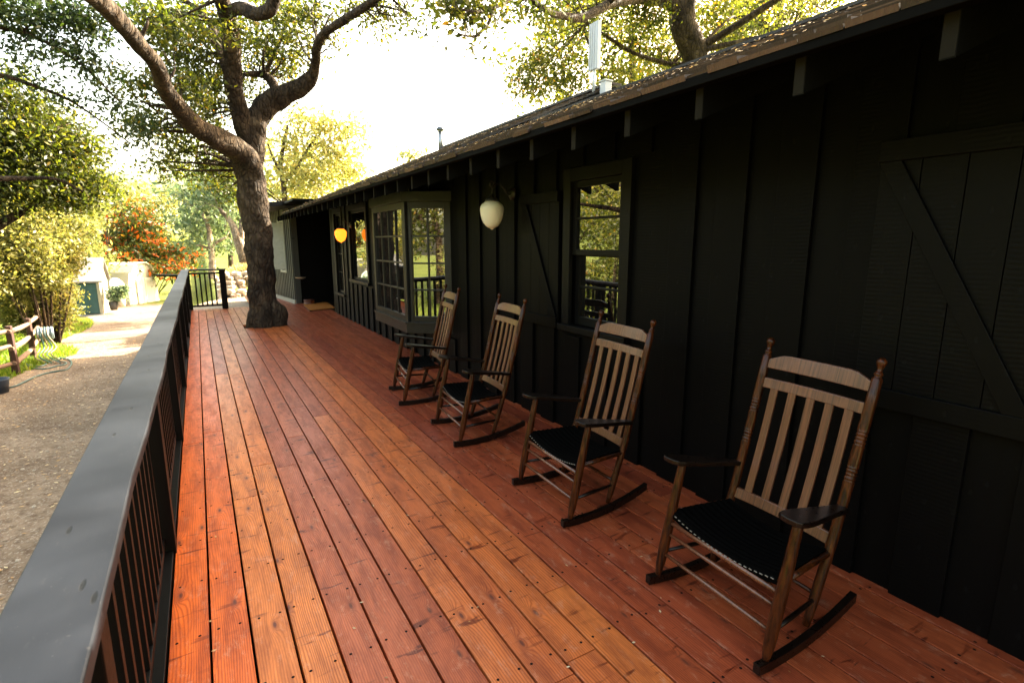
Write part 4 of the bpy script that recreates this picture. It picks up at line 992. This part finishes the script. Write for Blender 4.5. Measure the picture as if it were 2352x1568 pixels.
for (x, y, z, r, n) in [(-4.5, 6.5, 5.8, 1.3, 1800), (-5.5, 8.5, 6.5, 1.5, 2200), (-6.5, 6, 6.2, 1.5, 2200), (-7.5, 8, 6.4, 1.5, 1800), (-6, 4, 5.6, 1.5, 1800)]: C6.append(((x, y, z), (r, r, r * .5), n))
tree('oak_tree', 'dark fine leaved tree hanging its branches into the top left corner', 'tree', T6, C6, DARKLEAF, size=.036, seed=15, bias=.02, srad=.11, spray=16)
# --- dark broad tree at left
T7 = [limb([(-60, 760, 14, 40), (-50, 600, 14, 34), (-20, 480, 14, 28), (40, 400, 14, 20), (110, 350, 14, 12)]), limb([(-40, 540, 14, 24), (60, 480, 14.3, 16), (140, 430, 14.5, 10)]), limb([(-20, 480, 14, 20), (-10, 380, 14, 14), (30, 300, 14, 9)])]
C7 = [pc(u, v, 14 + dy, ru, rv, n) for (u, v, dy, ru, rv, n) in [(20, 230, 0, 50, 35, 1300), (80, 260, .3, 50, 35, 1500), (40, 310, 0, 60, 35, 2000), (130, 320, .3, 55, 30, 2000), (190, 350, .6, 45, 28, 1500), (30, 370, 0, 60, 35, 2200), (110, 380, .3, 60, 32, 2300), (190, 410, .6, 50, 30, 1900), (50, 430, 0, 70, 32, 2400), (150, 450, .6, 60, 30, 2200), (220, 440, .8, 30, 25, 700), (-40, 330, 0, 50, 70, 2500), (-40, 450, 0, 50, 50, 2000), (0, 175, 0, 40, 25, 500), (160, 280, .4, 35, 18, 380)]]
tree('broad_oak', 'dense dark green oak behind the split rail fence at the left edge', 'tree', T7, [(c, r_, n * .95) for c, r_, n in C7], OAKLEAF, size=.052, seed=17, bias=-.1, srad=.24, spray=18)
# --- yellow green bush
def bush(name, lab, clumps, mat, size, seed, spray=20, srad=.14, bias=0, group=None, cat='bush'):
    t = thing(name, lab, cat, (0, 0, 0), 0, group); mb = MB(); rr = random.Random(seed)
    cx = sum(c[0][0] for c in clumps) / len(clumps); cy = sum(c[0][1] for c in clumps) / len(clumps); gz = ground_z(cx, cy)
    for c, rad, n in clumps:
        for k in range(2):
            e = Vector(c) + Vector((rr.gauss(0, .3) * rad[0], rr.gauss(0, .3) * rad[1], rr.uniform(-.3, .5) * rad[2])); s_ = Vector((cx + (e.x - cx) * .25, cy + (e.y - cy) * .25, gz - .05))
            mid = s_.lerp(e, .5) + Vector((rr.gauss(0, .1), rr.gauss(0, .1), .1)); pth = catmull([(*s_, .04), (*mid, .025), (*e, .008)], 4); mb.tube([p[:3] for p in pth], [p[3] for p in pth], 6)
    mb.build('stems', BARK, t); leaves('foliage', clumps, mat, t, size, seed, bias, spray, srad); return t
CB = [pc(u, v, Y + 4.5, ru, rv, n) for (u, v, Y, ru, rv, n) in [(95, 715, 18, 50, 22, 1400), (135, 712, 18.5, 30, 22, 900), (70, 745, 18, 40, 18, 900), (120, 742, 18, 36, 16, 900), (40, 730, 17.5, 40, 20, 1000), (20, 520, 16.5, 60, 45, 2600), (80, 500, 17, 55, 40, 2400), (60, 570, 16.5, 60, 40, 2800), (130, 560, 17.5, 50, 40, 2400), (128, 605, 18, 40, 38, 2200), (90, 630, 17, 55, 40, 2400), (30, 620, 16.5, 50, 45, 2200), (100, 680, 18, 55, 35, 1800), (130, 672, 19, 40, 36, 1600), (20, 690, 17, 40, 30, 1200), (160, 520, 18, 30, 28, 900), (-40, 600, 16, 50, 80, 3500), (165, 600, 18.2, 18, 20, 500)]]
bush('hedge_bush', 'big sunlit yellow green bush between the fence and the teal shed', [(c, r_, n * 1.5) for c, r_, n in CB], YELLEAF, .066, 21, bias=.02, spray=16, srad=.16)
# --- orange berried bush, grey green trees, white trunks
CF = [pc(u, v, Y + 4, ru, rv, n) for (u, v, Y, ru, rv, n) in [(230, 540, 40, 45, 35, 1000), (290, 560, 38, 45, 40, 1300), (330, 530, 38, 45, 38, 1300), (370, 580, 37, 45, 35, 1300), (420, 590, 36, 30, 28, 900), (300, 490, 40, 50, 30, 900), (280, 600, 36, 40, 22, 700), (390, 620, 34, 38, 22, 700), (340, 600, 37, 50, 28, 1000), (245, 490, 42, 40, 30, 700)]]
bush('berry_bush', 'wide bush with orange red berries behind the white hut', CF, BERRYLEAF, .16, 23, spray=12, srad=.4)
CG = [pc(u, v, Y + 2, ru, rv, n) for (u, v, Y, ru, rv, n) in [(205, 480, 36, 40, 45, 1100), (240, 440, 40, 40, 30, 800), (190, 540, 34, 35, 40, 900), (180, 590, 32, 30, 30, 600), (215, 600, 33, 40, 20, 500)]]
bush('bush', 'olive green shrub rising above the grey shed roof', CG, PALELEAF, .15, 24, spray=12, srad=.35, bias=-.12)
TG = [limb([(487, 640, 27, 17), (487, 600, 27, 14), (484, 560, 27, 13), (478, 520, 27, 9), (465, 490, 27, 6)]), limb([(485, 566, 27, 9), (500, 555, 27, 7), (520, 545, 27, 5)]), limb([(485, 575, 27, 7), (465, 565, 27, 5), (450, 563, 27, 3)])]
CT = [pc(u, v, 27.5, ru, rv, n) for (u, v, ru, rv, n) in [(470, 470, 35, 28, 600), (505, 500, 30, 25, 500), (440, 520, 30, 25, 400), (520, 560, 28, 25, 350), (450, 560, 25, 20, 250), (500, 440, 35, 25, 500), (440, 440, 40, 22, 450)]]
tree('pale_trunk_tree', 'slim tree with a bare whitish trunk beyond the end railing', 'tree', TG, CT, GREYLEAF, bark=PALEBARK, size=.13, seed=31, spray=12, srad=.32, bias=.1, nside=10)
TH = [limb([(572, 640, 23, 26), (560, 590, 23, 24), (545, 545, 23, 20), (530, 510, 23, 13), (505, 480, 23, 8)]), limb([(552, 560, 23, 14), (556, 500, 23, 12), (548, 440, 23, 8)])]
CH = [pc(u, v, 23.5, ru, rv, n) for (u, v, ru, rv, n) in [(540, 440, 28, 35, 700), (500, 430, 35, 25, 500), (545, 500, 25, 25, 300), (520, 390, 35, 25, 500), (480, 460, 25, 18, 250)]]
tree('leaning_tree', 'tree with a thick grey leaning trunk just left of the deck oak', 'tree', TH, CH, GREYLEAF, bark=PALEBARK, size=.11, seed=33, spray=12, srad=.28, nside=12)
# far trees along the back
def plaintree(x, y, h, r, mat, lab, seed, name='distant_tree', n=2600, size=.22, bark=BARK, group='trees beyond the driveway'):
    z = ground_z(x, y); rr = random.Random(seed)
    lb = [catmull([(x, y, z - .3, .2 * h / 8), (x + .1, y, z + h * .3, .15 * h / 8), (x - .1, y + .1, z + h * .6, .1 * h / 8), (x + rr.gauss(0, .3), y, z + h * .85, .04)], 5)]
    for k in range(3):
        a = rr.uniform(0, 6.28); lb.append(catmull([(x, y, z + h * .35, .09 * h / 8), (x + math.cos(a) * r * .4, y + math.sin(a) * r * .4, z + h * .55, .06 * h / 8), (x + math.cos(a) * r * .8, y + math.sin(a) * r * .8, z + h * .7, .03)], 4))
    cl = []
    for k in range(12):
        a = rr.uniform(0, 6.28); q = rr.random() ** .5 * r * .75; zz = z + h * rr.uniform(.35, .92); s_ = r * rr.uniform(.3, .48)
        cl.append(((x + math.cos(a) * q, y + math.sin(a) * q, zz), (s_, s_, s_ * .7), n // 12))
    return tree(name, lab, 'tree', lb, cl, mat, bark=bark, size=size, seed=seed, group=group, twigs=1, spray=12, srad=.4, nside=10)
far = [(-3.5, 50, 8, 4, PALELEAF, 'pale green round tree far behind the white hut'), (-9, 47, 9, 4.5, GREYLEAF, 'grey green spreading tree far off to the left of the berry bush'), (-15, 42, 9, 4.5, PALELEAF, 'yellowish tree far left beyond the shed'),
       (2, 44, 8, 4, GREYLEAF, 'grey green tree in the haze between hut and railing'), (6.5, 40, 8, 4, PALELEAF, 'pale tree half hidden behind the oak trunk'), (-9.5, 41, 6.5, 3, YELLEAF, 'low yellow green tree left of the berry bush'),
       (-11, 32, 9, 4.2, OAKLEAF, 'dark oak behind the big yellow green bush'), (-15.5, 27, 9, 4.5, OAKLEAF, 'dark oak at the far left behind the fence')]
for k, (x, y, h, r, m_, lab) in enumerate(far): plaintree(x, y, h, r, m_, lab, 50 + k)
# trees on the meadow side, mirrored in the windows
near = [(-10.5, 13.5, 7, 3.6, YELLEAF, 'yellow green tree beside the driveway, left of the fence'), (-13, 19, 8, 4, OAKLEAF, 'dark oak standing behind the split rail fence, out to the left'), (-9, 8.5, 6, 3, OAKLEAF, 'small oak across the driveway from the bay window'), (-11.5, -4.5, 8, 4, OAKLEAF, 'oak on the meadow left of the deck, mirrored in the bay window'), (-13, 4, 8, 4, YELLEAF, 'yellow green tree on the meadow, mirrored in the wall window'), (-15, 10, 8, 4, OAKLEAF, 'oak beyond the driveway, mirrored in the far windows')]
for k, (x, y, h, r, m_, lab) in enumerate(near): plaintree(x, y, h, r, m_, lab, 70 + k, 'meadow_tree', n=9000, size=.10, group='trees across the driveway')
for k, (x, y, h, r) in enumerate([(-3.5, -8.5, 8, 3.6), (1.5, -8.5, 8, 4.0)]):  # unseen oaks added to darken the near end of deck and wall
    plaintree(x, y, h, r, OAKLEAF, ['oak behind the photographer beyond the rail', 'oak behind the near end of the deck'][k], 90 + k, 'near_oak', n=8000, size=.10, group='oaks behind the near end of the deck')
for k, (x, y, r, m_, lab) in enumerate([(-9, -5, 2.2, YELLEAF, 'yellow green shrub on the meadow near the camera end of the deck'), (-12, -1, 2.4, OAKLEAF, 'dark shrub across the driveway opposite the nearest chairs'), (-7.5, 11.5, 1.7, YELLEAF, 'yellow green shrub across the driveway opposite the bay window'), (-8.5, 16, 2.0, OAKLEAF, 'dark shrub left of the fence'), (-7, 5, 1.5, YELLEAF, 'low shrub across the driveway from the second chair'), (-7.5, -8, 2.0, OAKLEAF, 'olive shrub behind the photographer by the driveway')]):
    z_ = ground_z(x, y); bush('meadow_shrub', lab, [((x + math.cos(q * 1.3) * r * .5, y + math.sin(q * 1.3) * r * .5, z_ + .8 + .55 * q), (r * .6, r * .6, r * .45), 1500) for q in range(5)], m_, .08, 140 + k, group='shrubs across the driveway')
for k, (x, y, h, r) in enumerate([(-10, -9, 7, 3.6), (-13.5, -4, 8, 4), (-16, 1, 8, 4), (-17, 7, 8.5, 4)]):  # unseen tree row added to block low sky light from the left
    plaintree(x, y, h, r, [OAKLEAF, YELLEAF][k % 2], ['oak over the driveway behind the photographer', 'yellow green tree across the driveway behind the camera', 'oak standing back on the meadow', 'yellow green tree standing back on the meadow'][k], 110 + k, 'meadow_tree', n=7000, size=.13, group='trees across the driveway')
# trees behind the house that shade it
for k, (x, y, h, r) in enumerate([(12.5, -1, 10, 4.5), (13, 14, 10, 4.5)]):
    plaintree(x, y, h, r, OAKLEAF, ['oak behind the near end of the house, above the roof', 'oak behind the far end of the house'][k], 80 + k, 'rear_oak', n=9000, size=.12, group='oaks behind the house')

# ------------------------------------------------------------------ hill
def hill(name, cx_, cy_, rx, ry, hh, mat):
    mb = MB(); n = 26
    for j in range(n + 1):
        for i_ in range(n + 1):
            a = (i_ / n * 2 - 1); b = (j / n * 2 - 1); x = cx_ + a * rx; y = cy_ + b * ry; r2 = a * a + b * b
            z = max(0, 1 - r2) ** 1.3 * hh * (1 + .16 * math.sin(a * 9 + b * 4) + .1 * math.sin(b * 13)); mb.v.append((x, y, 1 + z))
    for j in range(n):
        for i_ in range(n): a = j * (n + 1) + i_; mb.face([a, a + 1, a + n + 2, a + n + 1], .5, 0, True)
    o = mb.build(name, mat); o['kind'] = 'structure'
hill('hill', -40, 330, 160, 110, 30, mat_ground('hill_scrub', (.16, .20, .13), (.26, .28, .17), (.12, .16, .10), .08, False))

# ------------------------------------------------------------------ stone wall
sw = MB(); rr = random.Random(5)
def rock(mb, c, s, t):
    b = len(mb.v); n = 9; m_ = 5
    for j in range(m_ + 1):
        ph = PI * j / m_
        for k in range(n):
            th = 2 * PI * k / n; q = 1 + rr.uniform(-.14, .14)
            e = .75
            f = lambda w: math.copysign(abs(w) ** e, w)
            mb.v.append((c[0] + s[0] * q * f(math.sin(ph)) * f(math.cos(th)), c[1] + s[1] * q * f(math.sin(ph)) * f(math.sin(th)), c[2] + s[2] * q * f(math.cos(ph))))
    for j in range(m_):
        for k in range(n): k2 = (k + 1) % n; mb.face([b + j * n + k, b + j * n + k2, b + (j + 1) * n + k2, b + (j + 1) * n + k], t, 0, False)
for row in range(6):
    x = .35 + rr.uniform(0, .1)
    while x < 3.6:
        w = rr.uniform(.09, .19); y = 18.9 + x * .25 + row * .07
        rock(sw, (x + w, y + rr.gauss(0, .03), ground_z(x, 19) + .07 + row * .135), (w, .14, rr.uniform(.07, .10)), rr.random()); x += 2 * w + .01
tag(sw.build('stone_wall', STONE), 'low dry stacked wall of pale field stones beyond the far end of the deck', 'stone wall')
gp2 = []
for _ in range(9000):
    x = rnd.uniform(.55, 4.2); y = 19.6 + x * .2 + rnd.uniform(0, 3); gp2.append((x, y, .6 * sm(x, .3, 1.3) - .05))
o = grid('bank', space([(.5, 6, .4)]), space([(19.3, 25, .5)]), lambda x, y: -.5 + .95 * sm(x, .3, 1.3) * (1 - sm(y, 23, 25)) + .2 * sm(y, 19.3, 20.2), SAND)
tag(blades('dry_grass', gp2, 'x', (.10, .28), mat_leaf('straw', [(0, (.20, .17, .06)), (1, (.50, .40, .18))], .3, (1, .9, .6))), 'dry straw coloured grass on the bank above the stone wall', 'grass')

V = []; T = []
for k in range(3600):
    y = 3 + 24 * rnd.random() ** 1.2; s_ = rnd.random(); s_ = s_ ** 1.8 if rnd.random() < .5 else s_; x = dmap(s_, y)
    flake(V, T, (x, y, ground_z(x, y) + .032), rnd.uniform(.012, .035))
tag(fast('driveway_litter', np.array([tuple(v) for v in V]), 4, T, LITTER, kind='stuff'), 'dry leaves strewn over the gravel driveway', 'leaf litter')
pb = MB(); rr = random.Random(77)
for k in range(900):
    y = 2.5 + 12 * rr.random(); x = dmap(rr.random(), y); q = rr.uniform(.008, .022); rock(pb, (x, y, ground_z(x, y) + .022), (q, q, q * .6), rr.random())
tag(pb.build('pebbles', STONE), 'loose small stones on the gravel driveway', 'pebbles', kind='stuff')
# ------------------------------------------------------------------ sheds
def gpt(u, v): return hit(u, v)
c1 = gpt(234, 724)     # right front corner of the teal shed
sh = thing('garden_shed', 'small teal shed with a grey roof, half hidden by the yellow green bush', 'shed', (0, 0, 0))
X1, YF = c1.x, c1.y; zb = c1.z; k = depth(c1) / F
def sz(v): return at(234, v, 1, YF).z
x1s = at(235, 700, 1, YF).x; x0s = x1s - 3.2; ze = sz(647); zr = ze + 1.05; dep = 2.6
zb = sz(724)
mb = MB(); mb.box(x0s, x1s - .12, YF, YF + .08, zb + .1, ze - .06)
for q in range(7): mb.box(x0s + q * .45, x0s + q * .45 + .03, YF - .015, YF - .0005, zb + .12, ze - .07, .2)
mb.build('door_panel', TEAL, sh, .004)
mb = MB(); mb.box(x1s - .12, x1s, YF - .03, YF + .1, zb, ze); mb.box(x0s, x1s, YF + .1, YF + dep, zb, ze)
mb.prism([(x1s, YF + .02, ze), (x1s, YF + dep / 2, zr - .1), (x1s, YF + dep, ze)], (-.06, 0, 0)); mb.build('wall', SHEDP, sh, .004)
mb = MB()
ov = .14
mb.hexa([(x0s - ov, YF - .12, ze - .03), (x1s + ov, YF - .12, ze - .03), (x1s + ov, YF + dep / 2, zr), (x0s - ov, YF + dep / 2, zr), (x0s - ov, YF - .12, ze + .04), (x1s + ov, YF - .12, ze + .04), (x1s + ov, YF + dep / 2, zr + .07), (x0s - ov, YF + dep / 2, zr + .07)])
mb.hexa([(x0s - ov, YF + dep / 2, zr), (x1s + ov, YF + dep / 2, zr), (x1s + ov, YF + dep + .12, ze - .03), (x0s - ov, YF + dep + .12, ze - .03), (x0s - ov, YF + dep / 2, zr + .07), (x1s + ov, YF + dep / 2, zr + .07), (x1s + ov, YF + dep + .12, ze + .04), (x0s - ov, YF + dep + .12, ze + .04)])
mb.build('roof', GREYROOF, sh, .006)
MB().box(x0s - .1, x1s + .05, YF - .09, YF - .031, zb - .2, zb + .06).build('sill', plain('sill_grey', (.25, .28, .30), .6), sh, .004)
# white hut, gambrel profile
YH = YF + 4.2
CR = at(303, 690, 1, YH); g2 = at(367, 690, 1, YH + 2.5); gd = Vector((g2.x - CR.x, 2.5, 0)); gl = gd.length; gd.normalize(); ld = Vector((-gd.y, gd.x, 0))
if ld.x > 0: ld = -ld
hut = thing('white_hut', 'cream white hut with a sloping sided gable and double doors behind the teal shed', 'hut', (0, 0, 0))
gz_ = at(303, 700, 1, YH).z - .3; zt_ = at(303, 606, 1, YH).z; hh_ = zt_ - gz_
prof = [(-.08, 0), (-.05, .55), (.02, .80), (.16, .96), (.30, 1.0), (.58, 1.0), (.74, .92), (.88, .74), (.96, .50), (1.03, 0)]
PP = [Vector((CR.x, YH, gz_)) + gd * (q * gl) + Vector((0, 0, r_ * hh_)) for q, r_ in prof]
back = ld * 6.5
MB().prism([tuple(p) for p in PP], tuple(back)).build('wall', PALE, hut, .03)
mb = MB()
for pa, qa in zip(PP[2:], PP[3:-2]):
    o1 = -ld * .14; u5 = Vector((0, 0, .05)); cc = Vector((0, 0, .004))
    mb.hexa([pa + o1 + cc, qa + o1 + cc, qa + back + cc, pa + back + cc, pa + o1 + u5, qa + o1 + u5, qa + back + u5, pa + back + u5])
mb.build('roof', plain('cream_roof', (.66, .63, .52), .7, nscale=3, var=.08), hut)
for (qa, qb) in ((.20, .485), (.50, .78)):
    a = PP[0] + gd * ((qa + .08) * gl) - ld * .03; b = PP[0] + gd * ((qb + .08) * gl) - ld * .03; th_ = Vector((0, 0, hh_ * .66)); t3 = -ld * .03
    MB().hexa([a, b, b + t3, a + t3, a + th_, b + th_, b + t3 + th_, a + t3 + th_]).build('door', plain('door_cream', (.50, .50, .42), .7, nscale=3, var=.15), hut, .01)
# clutter by the shed
def gobj(u, v, Y): return at(u, v, 1, Y)
pl = thing('green_basin', 'round grey green basin leaning on the shed gable', 'basin', (0, 0, 0)); p = gobj(266, 658, YF + .9)
MB().lathe([(.0, 0), (.34, .02), (.40, .09), (.42, .11), (.36, .09), (.30, .05), (0, .04)], p, 20, axis=(.75, -.6, .35)).build('basin', plain('sage_metal', (.22, .30, .24), .5), pl)
for k, (u, v, w, lab) in enumerate([(262, 712, 9, 'dark plant pot with leafy green plant beside the teal shed'), (281, 704, 8, 'pale clay plant pot with trailing green plant near the hut doors')]):
    p = gobj(u, v, YF + .3); ws = w * depth(p) / F; t = thing('potted_plant', lab, 'plant', (0, 0, 0), 0, 'plants by the sheds')
    MB().lathe([(.0, 0), (ws * .75, 0), (ws, ws * 2.2), (ws * .9, ws * 2.2), (ws * .85, ws * 2.0), (0, ws * 2.0)], p, 16).build('pot', [plain('dark_pot', (.05, .045, .04), .6), plain('clay_pot', (.5, .42, .34), .8)][k], t)
    leaves('foliage', [((p.x, p.y, p.z + ws * 3.4), (ws * 1.3, ws * 1.3, ws * 1.5), 260), ((p.x + ws, p.y, p.z + ws * 5), (ws * 1.2, ws * 1.2, ws * 1.2), 160)], GREYLEAF, t, .09, 90 + k, spray=10, srad=.1)

# ------------------------------------------------------------------ split rail fence, hose, bin
fn = thing('split_rail_fence', 'brown split rail fence with round rails at the left edge of the driveway', 'fence', (0, 0, 0))
p1 = hit(39, 862); p2 = hit(79, 826); p3 = hit(106, 772)
d12 = Vector((p1.x - p2.x, p1.y - p2.y, 0)).normalized()
p0 = p1 + Vector((-.9, -2.0, 0)); pm = p1 + Vector((-.35, -1.0, 0))
posts = [p0, p1, p2, p3]
def fh(p, h): return Vector((p.x, p.y, ground_z(p.x, p.y) + h))
for p in posts:
    b = MB().tube([fh(p, -.2), fh(p, .5), fh(p, 1.08)], [.075, .07, .065], 7, smooth=False, noise=lump(.08, 9)); b.build('post', FENCEP, fn, .008)
for a, b in zip(posts, posts[1:]):
    for h in (.95, .62, .28):
        q0 = fh(a, h + rr.gauss(0, .02)); q1 = fh(b, h + rr.gauss(0, .03)); dd = (q1 - q0).normalized()
        MB().tube([q0 - dd * .12, q0.lerp(q1, .5) + Vector((0, 0, -.015)), q1 + dd * .12], [.045, .058, .042], 7, smooth=False, noise=lump(.1, 8)).build('rail', FENCEW, fn, .006)
hr = thing('hose_reel', 'pale blue plastic hose hanger fixed to the end post of the fence', 'hose reel', (0, 0, 0))
pr = fh(p2, .70) + Vector((.14, -.10, 0)); mb = MB()
mb.tube([pr + Vector((-.0, 0, -.02)), pr + Vector((.34, .06, -.02))], .15, 18); mb.build('drum', REEL, hr, .004)
for k in range(5): MB().tube([pr + Vector((.03 + k * .066, .01 + k * .011, -.02)), pr + Vector((.05 + k * .066, .013 + k * .011, -.02))], .168, 18).build('rib', REEL, hr)
hs = thing('garden_hose', 'green and tan garden hose hanging from the fence and coiled on the gravel', 'hose', (0, 0, 0))
def onG(u, v, h=.02):
    p = hit(u, v); return (p.x, p.y, ground_z(p.x, p.y) + h + .02)
g = []
for k, (u, v) in enumerate([(1, 890), (12, 893), (26, 894), (42, 889), (60, 880), (84, 869), (110, 861), (134, 856), (155, 852), (165, 838), (158, 829), (140, 826), (120, 832), (95, 845), (72, 842), (62, 838), (75, 848), (100, 851), (130, 845), (152, 840), (148, 834), (128, 832), (100, 838), (88, 834), (104, 826), (132, 823), (150, 828)]): g.append(onG(u, v))
MB().tube([tuple(p) for p in catmull(g, 5)], .016, 7).build('green_hose', HOSE, hs)
for k in range(5):
    top = pr + Vector((.03 + .05 * k, 0, .14)); e = onG(84 + 9 * k, 838 - 2 * k); e2 = onG(110 + 10 * k, 838)
    pth = catmull([tuple(top + Vector((0, .1, -.25))), tuple(top), tuple(top + Vector((.03, -.16, -.2))), tuple(top + Vector((.05 + .03 * k, -.24, -.5))), (e[0], e[1], e[2] + .15), e2], 6)
    MB().tube([tuple(p) for p in pth], .014, 7).build(['tan_hose', 'green_loop'][k % 2], [HOSE2, HOSE][k % 2], hs)
bn = thing('blue_bin', 'dark blue plastic tub cut off by the left edge of the picture', 'tub', (0, 0, 0)); p = hit(-10, 905)
MB().lathe([(.0, 0), (.19, 0), (.22, .26), (.235, .28), (.215, .28), (.2, .05), (0, .04)], (p.x, p.y, p.z), 24).build('tub', BIN, bn)

# ------------------------------------------------------------------ sky, sun, camera
SUNV = Vector((math.cos(math.radians(33)) * math.cos(math.radians(14)), math.cos(math.radians(33)) * math.sin(math.radians(14)), math.sin(math.radians(33))))
w = bpy.data.worlds.new('World'); S.world = w; w.use_nodes = True; nt = w.node_tree
bg = nt.nodes['Background']; sky = nt.nodes.new('ShaderNodeTexSky'); sky.sky_type = 'NISHITA'; sky.sun_disc = False
sky.sun_elevation = math.radians(33); sky.sun_rotation = math.atan2(SUNV.x, SUNV.y); sky.dust_density = 4.0; sky.air_density = 1.0; sky.ozone_density = .6
mx = nt.nodes.new('ShaderNodeMix'); mx.data_type = 'RGBA'; mx.blend_type = 'MULTIPLY'; mx.inputs[0].default_value = 1
nt.links.new(sky.outputs[0], mx.inputs[6]); mx.inputs[7].default_value = (1.0, .83, .59, 1)
nt.links.new(mx.outputs[2], bg.inputs[0]); bg.inputs[1].default_value = .15
sd = bpy.data.lights.new('sun', 'SUN'); sd.energy = 4.2; sd.angle = math.radians(.5); sd.color = (1, .90, .70)
so = bpy.data.objects.new('sun', sd); COL.objects.link(so); so.rotation_euler = SUNV.to_track_quat('Z', 'Y').to_euler()
cd = bpy.data.cameras.new('camera'); co = bpy.data.objects.new('camera', cd); COL.objects.link(co); S.camera = co
cd.sensor_width = 36; cd.lens = 36 * F / 2352; cd.clip_start = .05; cd.clip_end = 2000
co.matrix_world = Matrix(((RGT.x, UPV.x, -FWD.x, 0), (RGT.y, UPV.y, -FWD.y, 0), (RGT.z, UPV.z, -FWD.z, H), (0, 0, 0, 1)))
cd.dof.use_dof = True; cd.dof.focus_distance = 2.4; cd.dof.aperture_fstop = 5.6
vs = S.view_settings; vs.view_transform = 'Standard'; vs.look = 'None'; vs.gamma = 1; vs.use_curve_mapping = False; vs.exposure = 3.38
S.cycles.use_denoising = True
S.cycles.max_bounces = 8
